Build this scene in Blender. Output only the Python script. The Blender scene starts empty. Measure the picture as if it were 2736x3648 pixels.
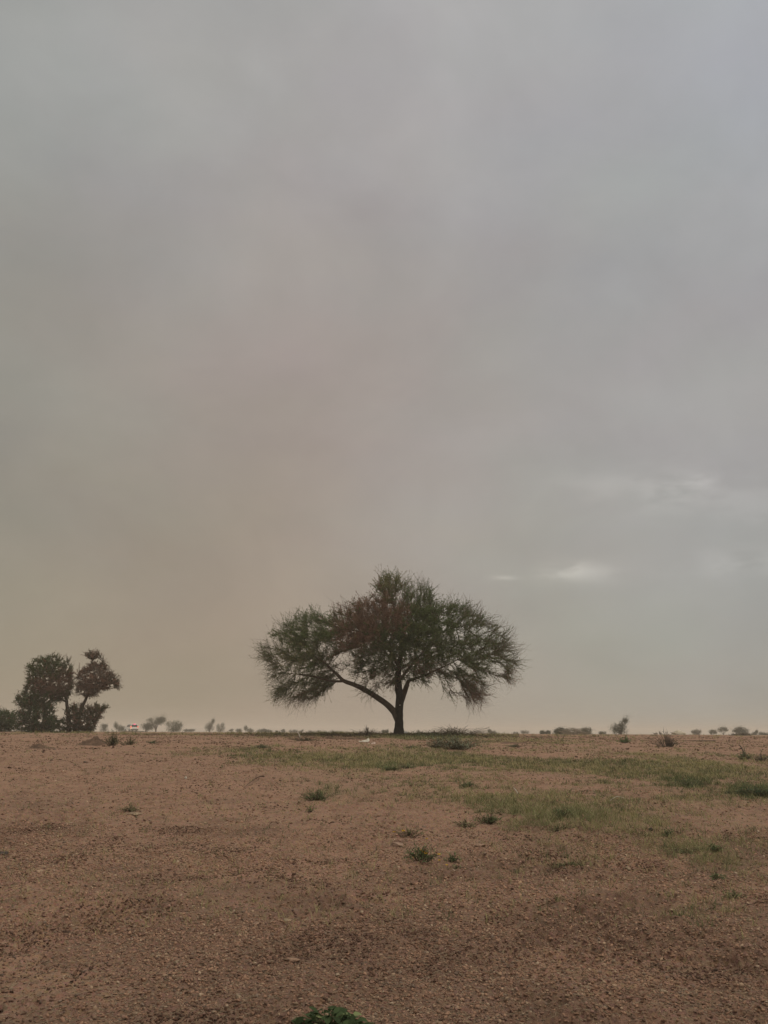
import bpy, math, random
import numpy as np
from mathutils import Vector, Matrix, Euler

random.seed(7)
RNG = np.random.default_rng(7)
S = bpy.context.scene
COL = S.collection

# ------------------------------------------------------------------ camera
EYE = 1.12
F_PX, CX, CY = 2845.0, 1368.0, 1824.0
PITCH = math.radians(15.37)
ROLL = math.radians(-0.3)
cam_d = bpy.data.cameras.new("camera")
cam = bpy.data.objects.new("camera", cam_d)
COL.objects.link(cam)
cam.location = (0, 0, EYE)
cam_rot = Matrix.Rotation(math.pi/2 + PITCH, 3, 'X') @ Matrix.Rotation(-ROLL, 3, 'Z')
cam.rotation_euler = cam_rot.to_euler()
cam_d.sensor_fit = 'VERTICAL'
cam_d.sensor_height = 36.0
cam_d.lens = F_PX/3648*36
cam_d.clip_start = 0.05
cam_d.clip_end = 8000
S.camera = cam
RM = np.array(cam_rot)

def ray(u, v):
    u = np.asarray(u, float); v = np.asarray(v, float)
    d = np.stack([(u-CX)/F_PX, -(v-CY)/F_PX, -np.ones_like(u)], -1)
    return d @ RM.T

def project(P):
    q = (np.asarray(P) - np.array([0, 0, EYE])) @ RM
    return CX - q[..., 0]/q[..., 2]*F_PX, CY + q[..., 1]/q[..., 2]*F_PX

def at(u, v, y):
    """point of the place seen at (u, v) standing y metres ahead"""
    d = ray(u, v)
    return np.array([0, 0, EYE]) + d*(np.asarray(y)/d[..., 1])[..., None]

# ------------------------------------------------------------------ world, sun, exposure
SUN_EL, SUN_AZ = math.radians(66), math.radians(75)     # azimuth measured from +Y towards +X
world = bpy.data.worlds.new("World")
S.world = world
world.use_nodes = True
wt = world.node_tree
wt.nodes.clear()

def srgb(c):
    r = []
    for x in c:
        x = x/255.0
        r.append(x/12.92 if x <= .04045 else ((x+.055)/1.055)**2.4)
    return r

def N(t, kind, **kw):
    n = t.nodes.new(kind)
    for k, v in kw.items():
        setattr(n, k, v)
    return n

def vm(t, op, a, b=None):
    n = N(t, 'ShaderNodeVectorMath', operation=op)
    for i, x in enumerate((a, b)):
        if x is None: continue
        if isinstance(x, bpy.types.NodeSocket): t.links.new(x, n.inputs[i])
        else: n.inputs[i].default_value = x
    return n

def mt(t, op, a, b=None, c=None, clamp=False):
    n = N(t, 'ShaderNodeMath', operation=op, use_clamp=clamp)
    for i, x in enumerate((a, b, c)):
        if x is None: continue
        if isinstance(x, bpy.types.NodeSocket): t.links.new(x, n.inputs[i])
        else: n.inputs[i].default_value = x
    return n.outputs[0]

def build_sky():
    t = wt
    out = N(t, 'ShaderNodeOutputWorld'); bg = N(t, 'ShaderNodeBackground')
    t.links.new(bg.outputs[0], out.inputs[0])
    tc = N(t, 'ShaderNodeTexCoord')
    nz = N(t, 'ShaderNodeTexNoise'); nz.inputs['Scale'].default_value = 3.2; nz.inputs['Detail'].default_value = 4.0
    nz.inputs['Roughness'].default_value = 0.5
    mp = vm(t, 'MULTIPLY', tc.outputs['Generated'], (1.0, 1.0, 1.9))
    t.links.new(mp.outputs[0], nz.inputs['Vector'])
    off = vm(t, 'SUBTRACT', nz.outputs['Color'], (.5, .5, .5))
    off = vm(t, 'MULTIPLY', off.outputs[0], (.20, .20, .18))
    wd = vm(t, 'ADD', tc.outputs['Generated'], off.outputs[0])
    # broad cloud and dust tones: (direction as seen from the plain, colour)
    pts = SKY_POINTS
    num = None; den = None
    for (u, v, c) in pts:
        d = ray(u, v); d = d/np.linalg.norm(d)
        df = vm(t, 'SUBTRACT', wd.outputs[0], tuple(d))
        dt = vm(t, 'DOT_PRODUCT', df.outputs[0], df.outputs[0])
        w = mt(t, 'POWER', 2.71828, mt(t, 'MULTIPLY', dt.outputs['Value'], -34.0))
        cc = vm(t, 'SCALE', tuple(srgb(c))); t.links.new(w, cc.inputs['Scale'])
        num = cc if num is None else vm(t, 'ADD', num.outputs[0], cc.outputs[0])
        den = w if den is None else mt(t, 'ADD', den, w)
    # the rest of the dome: even dusty overcast
    rest = tuple(1e-4*x for x in srgb((205, 201, 194)))
    num = vm(t, 'ADD', num.outputs[0], rest)
    den = mt(t, 'ADD', den, 1e-4)
    inv = mt(t, 'DIVIDE', 1.0, den)
    base = vm(t, 'SCALE', num.outputs[0]); t.links.new(inv, base.inputs['Scale'])
    cur = base.outputs[0]
    # brighter rifts in the cloud: (u, v, width, height, gain)
    n2 = N(t, 'ShaderNodeTexNoise'); n2.inputs['Scale'].default_value = 18; n2.inputs['Detail'].default_value = 6
    mp2 = vm(t, 'MULTIPLY', tc.outputs['Generated'], (1.0, 1.0, 2.6))
    t.links.new(mp2.outputs[0], n2.inputs['Vector'])
    br = mt(t, 'MULTIPLY_ADD', n2.outputs['Fac'], 5.0, -1.9, clamp=True)
    off2 = vm(t, 'SUBTRACT', n2.outputs['Color'], (.5, .5, .5))
    off2 = vm(t, 'MULTIPLY', off2.outputs[0], (.022, .022, .010))
    wd2 = vm(t, 'ADD', tc.outputs['Generated'], off2.outputs[0])
    for (u, v, su, sv, gain, noisy) in SKY_RIFTS:
        d = ray(u, v); L = np.linalg.norm(d); d = d/L
        df = vm(t, 'SUBTRACT', wd2.outputs[0], tuple(d))
        k = F_PX*L
        sc = vm(t, 'MULTIPLY', df.outputs[0], (k/su, k/su, k/sv))
        dt = vm(t, 'DOT_PRODUCT', sc.outputs[0], sc.outputs[0])
        w = mt(t, 'POWER', 2.71828, mt(t, 'MULTIPLY', dt.outputs['Value'], -1.0))
        if noisy: w = mt(t, 'MULTIPLY', w, br)
        g = mt(t, 'MULTIPLY_ADD', w, gain, 1.0)
        m = vm(t, 'SCALE', cur); t.links.new(g, m.inputs['Scale'])
        cur = m.outputs[0]
    # a faint overall mottling of the cloud base
    n3 = N(t, 'ShaderNodeTexNoise'); n3.inputs['Scale'].default_value = 5.0; n3.inputs['Detail'].default_value = 3
    n3.inputs['Roughness'].default_value = .45
    t.links.new(mp.outputs[0], n3.inputs['Vector'])
    tint = vm(t, 'MULTIPLY_ADD', n3.outputs['Color'], (.07, .07, .08)); tint.inputs[2].default_value = (.965, .965, .96)
    m = vm(t, 'MULTIPLY', cur, tint.outputs[0])
    n4 = N(t, 'ShaderNodeTexNoise'); n4.inputs['Scale'].default_value = 4.3; n4.inputs['Detail'].default_value = 5
    n4.inputs['Roughness'].default_value = .58; n4.inputs['Distortion'].default_value = .25
    mp4 = vm(t, 'MULTIPLY', tc.outputs['Generated'], (1.0, 1.0, 1.3)); t.links.new(mp4.outputs[0], n4.inputs['Vector'])
    g4 = mt(t, 'MULTIPLY_ADD', n4.outputs['Fac'], .42, .81)
    m2 = vm(t, 'SCALE', m.outputs[0]); t.links.new(g4, m2.inputs['Scale']); m = m2
    sky = N(t, 'ShaderNodeTexSky', sky_type='NISHITA'); sky.sun_disc = False
    sky.sun_elevation = SUN_EL; sky.sun_rotation = SUN_AZ; sky.dust_density = 6
    ns = vm(t, 'SCALE', sky.outputs[0]); ns.inputs['Scale'].default_value = 0.10
    mx = N(t, 'ShaderNodeMix', data_type='RGBA'); mx.inputs[0].default_value = 0.94
    t.links.new(ns.outputs[0], mx.inputs[6]); t.links.new(m.outputs[0], mx.inputs[7])
    t.links.new(mx.outputs[2], bg.inputs[0]); bg.inputs[1].default_value = 1.0

SKY_POINTS = [
    (0, 0, (150, 151, 147)), (700, 50, (167, 167, 165)), (1400, 0, (170, 171, 169)), (2100, 50, (170, 171, 171)), (2736, 0, (166, 171, 177)),
    (0, 500, (152, 152, 147)), (450, 380, (168, 168, 167)), (1000, 400, (168, 166, 164)), (1700, 500, (165, 163, 161)), (2300, 450, (166, 166, 165)), (2736, 350, (158, 161, 171)),
    (0, 900, (149, 146, 140)), (700, 850, (160, 150, 144)), (1300, 800, (161, 156, 151)), (1650, 750, (165, 163, 166)), (2300, 900, (161, 158, 153)), (2736, 900, (160, 160, 160)),
    (0, 1300, (146, 145, 132)), (500, 1300, (156, 147, 139)), (1150, 1250, (163, 150, 140)), (1600, 1300, (154, 149, 143)), (2200, 1250, (158, 153, 147)), (2736, 1350, (168, 164, 160)),
    (0, 1700, (146, 143, 132)), (500, 1650, (150, 143, 130)), (1100, 1650, (162, 148, 137)), (1600, 1650, (160, 154, 149)), (2100, 1700, (162, 159, 155)), (2600, 1750, (163, 161, 158)),
    (0, 2000, (148, 142, 129)), (550, 2000, (153, 142, 128)), (1050, 2050, (162, 147, 132)), (1550, 2000, (165, 160, 151)), (2100, 2100, (160, 162, 161)), (2736, 2050, (157, 160, 163)),
    (0, 2350, (152, 140, 120)), (550, 2350, (157, 142, 122)), (1050, 2350, (161, 146, 128)), (1600, 2350, (163, 153, 138)), (2100, 2350, (160, 159, 148)), (2736, 2400, (155, 158, 148)),
    (0, 2600, (155, 142, 119)), (700, 2600, (160, 144, 122)), (1400, 2600, (166, 150, 130)), (2100, 2600, (163, 153, 138)), (2736, 2600, (156, 151, 138)),
]
SKY_RIFTS = [
    (1800, 2055, 42, 8, .26, False), (2030, 2025, 85, 28, .28, True), (2090, 2045, 130, 30, .18, True), (1950, 2050, 300, 55, .045, False),
    (2400, 1750, 190, 62, .22, True), (2470, 1718, 90, 18, .12, True), (2130, 1735, 170, 50, .12, True), (2700, 1800, 150, 70, .10, True),
    (2260, 1762, 80, 42, -.12, True), (2010, 1768, 130, 34, -.09, True), (2250, 1745, 380, 100, .035, False), (2620, 2010, 170, 50, .16, True), (2300, 1950, 420, 70, -.04, False),
    (930, 235, 70, 80, .05, False), (500, 370, 280, 90, .035, False), (1600, 720, 150, 170, .025, False), (1250, 1300, 240, 260, -.02, False), (2500, 1450, 350, 90, .03, False),
    (2250, 1250, 350, 160, -.025, False), (450, 1600, 200, 110, .03, False), (200, 1150, 200, 200, -.015, False), (800, 1050, 250, 110, .02, False), (250, 1900, 400, 90, -.02, False),
]
build_sky()

sun_d = bpy.data.lights.new("sun", 'SUN'); sun = bpy.data.objects.new("sun", sun_d); COL.objects.link(sun)
sun_d.energy = 1.25; sun_d.angle = math.radians(28); sun_d.color = (1.0, .93, .84)
sd = Vector((math.sin(SUN_AZ)*math.cos(SUN_EL), math.cos(SUN_AZ)*math.cos(SUN_EL), math.sin(SUN_EL)))
sun.rotation_euler = sd.to_track_quat('Z', 'Y').to_euler()
S.view_settings.view_transform = 'Standard'; S.view_settings.look = 'None'
S.view_settings.gamma = 1.0; S.view_settings.exposure = 0.0
S.cycles.volume_bounces = 1
S.cycles.max_bounces = 6

# ------------------------------------------------------------------ noise
def _h(ix, iy, s):
    h = (ix.astype(np.int64)*374761393 + iy.astype(np.int64)*668265263 + s*974711) & 0xffffffff
    h = ((h ^ (h >> 13))*1274126177) & 0xffffffff
    return ((h ^ (h >> 16)) & 0xffffff)/float(0xffffff)

def vnoise(x, y, s=0):
    ix = np.floor(x); iy = np.floor(y); fx = x-ix; fy = y-iy
    fx = fx*fx*fx*(fx*(fx*6-15)+10); fy = fy*fy*fy*(fy*(fy*6-15)+10)
    a = _h(ix, iy, s); b = _h(ix+1, iy, s); c = _h(ix, iy+1, s); d = _h(ix+1, iy+1, s)
    return (a+(b-a)*fx)*(1-fy) + (c+(d-c)*fx)*fy - .5

def rot(x, y, a):
    return x*math.cos(a)-y*math.sin(a), x*math.sin(a)+y*math.cos(a)

def fbm(x, y, sc, oc=3, s=0):
    r = 0; amp = 1.0
    for i in range(oc):
        xx, yy = rot(x, y, .7+i*1.3)
        r = r + amp*vnoise(xx/sc+17.3*i, yy/sc-9.1*i, s+i)
        sc *= .48; amp *= .5
    return r

def sstep(a, b, x):
    t = np.clip((x-a)/(b-a), 0, 1); return t*t*(3-2*t)

# ------------------------------------------------------------------ terrain shape
PY = np.array([-3000, -40, 0, 3.5, 6, 8.1, 11.4, 15.7, 21.5, 28, 36, 42, 58, 100, 200, 400, 1000, 1800])
PD = np.array([2.5, 1.3, 1.12, 1.10, 1.06, 1.00, .88, .72, .50, .37, .22, .16, .20, .26, .42, .75, 1.7, 3.0])
def zprof(y):
    return EYE - np.interp(y, PY, PD)

def ghit(u, v):
    """where the line of sight (u, v) meets the even slope of the plain"""
    u = np.atleast_1d(np.asarray(u, float)); v = np.atleast_1d(np.asarray(v, float))
    d = ray(u, v); sl = d[:, 2]/d[:, 1]
    ys = np.exp(np.linspace(math.log(2.0), math.log(42.0), 700))
    z = (EYE-zprof(ys))
    need = z/ys                        # slope downwards, falls with distance
    y = np.interp(-sl, need[::-1], ys[::-1])
    x = d[:, 0]/d[:, 1]*y
    return x, y

HOLLOWS = []   # x, y, rx, ry, depth
def add_hollow(u, v, ru, ry, dep):
    x, y = ghit(u, v); HOLLOWS.append((x[0], y[0], ru*y[0]/F_PX, ry, dep))
add_hollow(1080, 2812, 230, 1.1, .20)
add_hollow(1250, 2830, 120, .6, .07)
add_hollow(2480, 2675, 500, 1.6, .06)
add_hollow(400, 3330, 300, .28, .022)
add_hollow(1060, 3200, 420, .25, .018)
add_hollow(2200, 3200, 260, .25, -.03)
add_hollow(200, 3420, 220, .22, .022)
add_hollow(1650, 3560, 260, .16, .022)
add_hollow(2560, 3060, 260, .7, -.05)
add_hollow(1840, 3195, 110, .14, .02)
add_hollow(1155, 3548, 17, .028, .034)

def hlow(x, y):
    r = np.sqrt(x*x+y*y)
    h = zprof(y) + fbm(x, y, 9.0, 3, 3)*.10*sstep(3, 15, r)*(1+.6*sstep(60, 300, r)) + fbm(x, y, 2.2, 2, 21)*.045
    for (hx, hy, rx, ry, dep) in HOLLOWS:
        h = h - dep*np.exp(-((x-hx)/rx)**2-((y-hy)/ry)**2)
    return h

def spacing(r):
    return r*np.where(r < 2.6, .05, np.where(r < 13, .0023, np.where(r < 62, .0062, .03)))
def hfull(x, y):
    """plain with its clods, ripples and gravel relief, each only as fine as the sheet can carry"""
    h = hlow(x, y); dr = spacing(np.sqrt(x*x+y*y))
    env = .55+1.1*sstep(-.2, .4, fbm(x, y, .8, 3, 77))
    for (sc, am, s) in ((.75, .020, 50), (.34, .019, 51), (.17, .021, 52), (.085, .018, 53), (.042, .0125, 54), (.022, .0075, 55)):
        f = sstep(.8, 2.2, sc/dr)
        xx, yy = rot(x, y, s*.9)
        nn = vnoise(xx/sc, yy/sc, s)
        h = h + am*f*(.30-np.abs(nn)*2.6)*env
    return h

def ground_z(x, y):
    return float(hfull(np.array([float(x)]), np.array([float(y)]))[0])

# where things grow, as spots on the plain (found by line of sight)
GRASS = [(1850, 2708, 1050, 34, .95), (1330, 2695, 420, 30, .7), (2500, 2725, 460, 45, .8), (1130, 2800, 120, 34, .75), (1620, 2785, 300, 50, .14),
         (1720, 2890, 230, 60, .50), (2030, 2905, 300, 60, .45), (2330, 2800, 450, 70, .36), (1470, 2990, 110, 60, .35), (2540, 3050, 220, 80, .42),
         (2700, 2815, 110, 32, 1.0), (1530, 2630, 210, 10, 1.3), (1950, 2648, 340, 16, .8), (2350, 2655, 300, 14, .4), (900, 2675, 380, 26, .36),
         (1000, 2625, 320, 8, .5), (2000, 3080, 150, 30, .3), (250, 2616, 200, 6, .2), (600, 2618, 300, 6, .15), (1500, 2770, 420, 80, .22), (2350, 2950, 500, 160, .25),
         (1390, 2728, 90, 14, .7), (2450, 2790, 120, 18, .7), (900, 2665, 90, 10, .5), (2550, 3230, 200, 60, .25), (60, 3330, 90, 60, .35), (450, 2880, 300, 90, .12), (1500, 2617, 1500, 6, .6),
         (1900, 3300, 900, 200, .07), (1950, 2790, 850, 90, .20), (2150, 2950, 600, 130, .20)]
GREEN = [(1530, 2624, 190, 11, 1.0), (1390, 2728, 60, 10, .9), (2700, 2815, 110, 34, 1.0), (1130, 2795, 90, 30, .7), (1700, 2890, 150, 40, .6), (2450, 2792, 90, 18, .9),
         (2010, 2915, 200, 40, .5), (1670, 2795, 60, 15, .8), (1490, 3020, 50, 40, .9), (2500, 3050, 150, 60, .4), (1600, 2660, 150, 25, .7), (250, 2608, 200, 8, .2)]
def spots(L, u, v):
    r = 0
    for (a, b, c, d, w) in L:
        r = r + w*np.exp(-((u-a)/c)**2-((v-b)/d)**2)
    return r
def grassmask(x, y):
    P = np.stack([x, y, zprof(y)], -1)
    ok = y > 1.5
    u, v = project(np.where(ok[..., None], P, np.array([0, 10., 0])))
    m = spots(GRASS, u, v); g = spots(GREEN, u, v)
    n = fbm(x*.8, y*.8, 2.6, 3, 41)*.7+fbm(x, y*.8, 1.1, 3, 40)*.8+.6*fbm(x, y, .4, 2, 44)
    m = m*sstep(-.30, .60, n+.55*(m-.5))
    far = sstep(44, 60, y)*.5
    return np.where(ok, np.clip(np.maximum(m, far), 0, 1.2), .1), np.where(ok, np.clip(g, 0, 1), .2)

# ------------------------------------------------------------------ mesh helpers
def mesh_from(name, V, F, cols=None, smooth=False, attrs=None):
    V = np.asarray(V, dtype=np.float32).reshape(-1, 3); F = np.asarray(F, dtype=np.int32)
    k = F.shape[1]
    me = bpy.data.meshes.new(name)
    me.vertices.add(len(V)); me.vertices.foreach_set('co', V.ravel())
    me.loops.add(F.size); me.loops.foreach_set('vertex_index', F.ravel())
    me.polygons.add(len(F)); me.polygons.foreach_set('loop_start', np.arange(0, F.size, k, dtype=np.int32))
    if smooth:
        me.polygons.foreach_set('use_smooth', np.ones(len(F), dtype=bool))
    if cols is not None:
        a = me.attributes.new('pigment', 'FLOAT_COLOR', 'POINT')
        c = np.ones((len(V), 4), dtype=np.float32); c[:, :3] = cols
        a.data.foreach_set('color', c.ravel())
    for nm, arr in (attrs or {}).items():
        a = me.attributes.new(nm, 'FLOAT', 'POINT'); a.data.foreach_set('value', np.asarray(arr, dtype=np.float32))
    me.update(); me.validate(verbose=False)
    return me

def obj(name, me, mat=None, parent=None, loc=None):
    o = bpy.data.objects.new(name, me); COL.objects.link(o)
    if mat is not None and me is not None:
        me.materials.append(mat)
    if parent is not None:
        o.parent = parent
    if loc is not None:
        o.location = loc
    return o

def tag(o, label, cat, group=None, kind=None):
    if label: o['label'] = label
    if cat: o['category'] = cat
    if group: o['group'] = group
    if kind: o['kind'] = kind
    return o

def empty(name, loc, label, cat, group=None, rz=0.0):
    o = bpy.data.objects.new(name, None); COL.objects.link(o)
    o.location = loc; o.rotation_euler = (0, 0, rz); o.empty_display_size = .2
    return tag(o, label, cat, group)

def unit(a):
    return a/(np.linalg.norm(a, axis=-1, keepdims=True)+1e-9)

def tubes(P, R, sides=3):
    """P (B,K,3) polylines, R (B,K) radii -> verts, quads"""
    P = np.asarray(P, float); R = np.asarray(R, float)
    B, K, _ = P.shape
    T = np.empty_like(P)
    T[:, 1:-1] = P[:, 2:]-P[:, :-2]; T[:, 0] = P[:, 1]-P[:, 0]; T[:, -1] = P[:, -1]-P[:, -2]
    T = unit(T)
    main = unit(P[:, -1]-P[:, 0])
    ref = np.where(np.abs(main[:, 2:3]) > .8, np.array([1., 0, 0]), np.array([0, 0, 1.]))[:, None, :]
    A = unit(np.cross(T, ref)); Bn = np.cross(T, A)
    th = np.linspace(0, 2*math.pi, sides, endpoint=False)
    V = P[:, :, None, :] + R[:, :, None, None]*(A[:, :, None, :]*np.cos(th)[None, None, :, None]+Bn[:, :, None, :]*np.sin(th)[None, None, :, None])
    idx = np.arange(B*K*sides).reshape(B, K, sides)
    a = idx[:, :-1, :]; b = np.roll(idx, -1, 2)[:, :-1, :]; c = np.roll(idx, -1, 2)[:, 1:, :]; d = idx[:, 1:, :]
    F = np.stack([a, b, c, d], -1).reshape(-1, 4)
    return V.reshape(-1, 3), F

class Acc:
    def __init__(s): s.V = []; s.F = []; s.C = []; s.n = 0
    def add(s, V, F, C=None):
        V = np.asarray(V).reshape(-1, 3)
        s.V.append(V); s.F.append(np.asarray(F)+s.n); s.n += len(V)
        if C is not None: s.C.append(np.broadcast_to(np.asarray(C, float), V.shape))
    def build(s, name, mat, parent=None, smooth=False, loc=None):
        V = np.concatenate(s.V); F = np.concatenate(s.F)
        C = np.concatenate(s.C) if s.C else None
        return obj(name, mesh_from(name, V, F, C, smooth), mat, parent, loc)

def ribbons(P, W, side):
    """P (B,K,3), W (B,K) half widths, side (B,3)"""
    B, K, _ = P.shape
    L = P - side[:, None, :]*W[:, :, None]; R = P + side[:, None, :]*W[:, :, None]
    V = np.stack([L, R], 2).reshape(-1, 3)
    idx = np.arange(B*K*2).reshape(B, K, 2)
    F = np.stack([idx[:, :-1, 0], idx[:, :-1, 1], idx[:, 1:, 1], idx[:, 1:, 0]], -1).reshape(-1, 4)
    return V, F

def leaves(P, D, L, W):
    """rhombic leaves at P (n,3) pointing D, length L, width W"""
    n = len(P)
    r = unit(RNG.normal(size=(n, 3))); s = unit(np.cross(D, r))
    nrm = np.cross(D, s)
    mid = P + D*(L*.45)[:, None] + nrm*(L*.08)[:, None]
    V = np.stack([P, mid-s*(W*.5)[:, None], P+D*L[:, None], mid+s*(W*.5)[:, None]], 1).reshape(-1, 3)
    F = np.arange(4*n).reshape(n, 4)
    return V, F

# icosphere base for stones
def ico(sub):
    t = (1+5**.5)/2
    V = [(-1, t, 0), (1, t, 0), (-1, -t, 0), (1, -t, 0), (0, -1, t), (0, 1, t), (0, -1, -t), (0, 1, -t), (t, 0, -1), (t, 0, 1), (-t, 0, -1), (-t, 0, 1)]
    V = [np.array(v)/np.linalg.norm(v) for v in V]
    F = [(0, 11, 5), (0, 5, 1), (0, 1, 7), (0, 7, 10), (0, 10, 11), (1, 5, 9), (5, 11, 4), (11, 10, 2), (10, 7, 6), (7, 1, 8), (3, 9, 4), (3, 4, 2), (3, 2, 6), (3, 6, 8), (3, 8, 9), (4, 9, 5), (2, 4, 11), (6, 2, 10), (8, 6, 7), (9, 8, 1)]
    for _ in range(sub):
        cache = {}; NF = []
        def mid(a, b):
            k = (min(a, b), max(a, b))
            if k not in cache:
                m = V[a]+V[b]; V.append(m/np.linalg.norm(m)); cache[k] = len(V)-1
            return cache[k]
        for a, b, c in F:
            x, y, z = mid(a, b), mid(b, c), mid(c, a)
            NF += [(a, x, z), (b, y, x), (c, z, y), (x, y, z)]
        F = NF
    return np.array(V), np.array(F)

# ------------------------------------------------------------------ materials
def material(name, build, rough=.9, spec=.15):
    m = bpy.data.materials.new(name); m.use_nodes = True
    t = m.node_tree; t.nodes.clear()
    out = N(t, 'ShaderNodeOutputMaterial'); p = N(t, 'ShaderNodeBsdfPrincipled')
    p.inputs['Roughness'].default_value = rough; p.inputs['Specular IOR Level'].default_value = spec
    t.links.new(p.outputs[0], out.inputs[0])
    build(t, p, out)
    return m

def noise(t, scale, detail=4, rough=.55, vec=None):
    n = N(t, 'ShaderNodeTexNoise'); n.inputs['Scale'].default_value = scale; n.inputs['Detail'].default_value = detail
    n.inputs['Roughness'].default_value = rough
    if vec is not None: t.links.new(vec, n.inputs['Vector'])
    return n

def mixc(t, fac, a, b, blend='MIX'):
    n = N(t, 'ShaderNodeMix', data_type='RGBA', blend_type=blend)
    for i, x in ((0, fac), (6, a), (7, b)):
        if isinstance(x, bpy.types.NodeSocket): t.links.new(x, n.inputs[i])
        elif i == 0: n.inputs[0].default_value = x
        else: n.inputs[i].default_value = (*x, 1)
    return n.outputs[2]

def rng(t, x, a, b, c=0.0, d=1.0):
    n = N(t, 'ShaderNodeMapRange'); n.interpolation_type = 'SMOOTHSTEP'
    t.links.new(x, n.inputs[0])
    for i, q in enumerate((a, b, c, d)): n.inputs[i+1].default_value = q
    return n.outputs[0]

def plain(name, col, var=.25, scale=6.0, rough=.9, bump=.0, spec=.15, bscale=30):
    def b(t, p, out):
        tc = N(t, 'ShaderNodeTexCoord')
        n = noise(t, scale, 5, .6, tc.outputs['Object'])
        f = rng(t, n.outputs['Fac'], .3, .7)
        t.links.new(mixc(t, f, tuple(c*(1-var) for c in col), tuple(min(1, c*(1+var)) for c in col)), p.inputs['Base Color'])
        if bump:
            bn = noise(t, bscale, 6, .6, tc.outputs['Object'])
            bp = N(t, 'ShaderNodeBump'); bp.inputs['Strength'].default_value = bump; bp.inputs['Distance'].default_value = .03
            t.links.new(bn.outputs['Fac'], bp.inputs['Height']); t.links.new(bp.outputs[0], p.inputs['Normal'])
    return material(name, b, rough, spec)

def pigment_mat(name, trans=0.0, rough=.85, bump=False):
    def b(t, p, out):
        a = N(t, 'ShaderNodeAttribute'); a.attribute_name = 'pigment'
        t.links.new(a.outputs['Color'], p.inputs['Base Color'])
        if trans:
            tr = N(t, 'ShaderNodeBsdfTranslucent'); t.links.new(a.outputs['Color'], tr.inputs['Color'])
            ms = N(t, 'ShaderNodeMixShader'); ms.inputs[0].default_value = trans
            t.links.new(p.outputs[0], ms.inputs[1]); t.links.new(tr.outputs[0], ms.inputs[2]); t.links.new(ms.outputs[0], out.inputs[0])
    return material(name, b, rough, .1)

GRN = np.array([.135, .12, .058])
def ground_mat():
    def b(t, p, out):
        g = N(t, 'ShaderNodeNewGeometry'); pos = g.outputs['Position']
        n1 = noise(t, .35, 5, .6, pos); n2 = noise(t, 2.3, 6, .62, pos); n3 = noise(t, 14, 6, .65, pos); n4 = noise(t, 75, 5, .7, pos)
        vo = N(t, 'ShaderNodeTexVoronoi'); vo.inputs['Scale'].default_value = 55; t.links.new(pos, vo.inputs['Vector'])
        c = mixc(t, rng(t, n1.outputs['Fac'], .35, .65), SOIL_A, SOIL_B)
        c = mixc(t, rng(t, n2.outputs['Fac'], .42, .72), c, SOIL_C)
        c = mixc(t, rng(t, n3.outputs['Fac'], .50, .72, 0, .85), c, SOIL_D)
        n6 = noise(t, 5.5, 6, .68, pos)
        c = mixc(t, rng(t, n6.outputs['Fac'], .52, .66, 0, .8), c, SOIL_D)
        c = mixc(t, rng(t, n4.outputs['Fac'], .50, .68, 0, .7), c, SOIL_E)
        c = mixc(t, rng(t, n4.outputs['Fac'], .46, .30, 0, .6), c, CAVITY_SHADE)  # dark specks: shade of cavities between clods, painted into the soil colour
        c = mixc(t, .12, c, vo.outputs['Color'], 'SOFT_LIGHT')
        a = N(t, 'ShaderNodeAttribute'); a.attribute_name = 'turf'
        n5 = noise(t, 5, 6, .7, pos)
        tf = mt(t, 'MULTIPLY', a.outputs['Fac'], rng(t, n5.outputs['Fac'], .3, .6, .25, .85))
        c = mixc(t, tf, c, tuple(GRN*1.35))
        a2 = N(t, 'ShaderNodeAttribute'); a2.attribute_name = 'coarse'
        c = mixc(t, mt(t, 'MULTIPLY', a2.outputs['Fac'], .45), c, COARSE_VIGNETTE)  # darker coarse gravel tone, with vignetting at the bottom painted in
        t.links.new(c, p.inputs['Base Color'])
        h = mt(t, 'MULTIPLY_ADD', n3.outputs['Fac'], .04, mt(t, 'MULTIPLY', n4.outputs['Fac'], .016))
        h = mt(t, 'ADD', h, mt(t, 'MULTIPLY', n2.outputs['Fac'], .06))
        bp = N(t, 'ShaderNodeBump'); bp.inputs['Strength'].default_value = .9; bp.inputs['Distance'].default_value = 1.0
        t.links.new(h, bp.inputs['Height']); t.links.new(bp.outputs[0], p.inputs['Normal'])
    return material('reddish gravelly soil', b, .95, .1)
SOIL_A = (.332, .200, .130); SOIL_B = (.305, .189, .125); SOIL_C = (.250, .149, .098); SOIL_D = (.175, .101, .066)
SOIL_E = (.37, .24, .160); CAVITY_SHADE = (.105, .060, .040); COARSE_VIGNETTE = (.135, .086, .060)
M_GROUND = ground_mat()
M_LEAF = pigment_mat('thorn tree foliage', .35)
M_GRASS = pigment_mat('grass blades', .25)
M_STONE = pigment_mat('gravel grains', 0, .9)
M_STRAW = pigment_mat('straw litter', 0, .85)
def bark_b(col, var=.35):
    def b(t, p, out):
        tc = N(t, 'ShaderNodeTexCoord')
        mp = N(t, 'ShaderNodeMapping'); mp.inputs['Scale'].default_value = (9, 9, 2.2); t.links.new(tc.outputs['Object'], mp.inputs['Vector'])
        n = noise(t, 2.5, 7, .7, mp.outputs[0])
        t.links.new(mixc(t, rng(t, n.outputs['Fac'], .35, .7), tuple(c*(1-var) for c in col), tuple(c*(1+var) for c in col)), p.inputs['Base Color'])
        bp = N(t, 'ShaderNodeBump'); bp.inputs['Strength'].default_value = .9; bp.inputs['Distance'].default_value = .05
        t.links.new(n.outputs['Fac'], bp.inputs['Height']); t.links.new(bp.outputs[0], p.inputs['Normal'])
    return b
M_BARK = material('dark furrowed bark', bark_b((.028, .024, .018)))
M_BARK2 = material('brown branch bark', bark_b((.075, .057, .040)))
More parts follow.
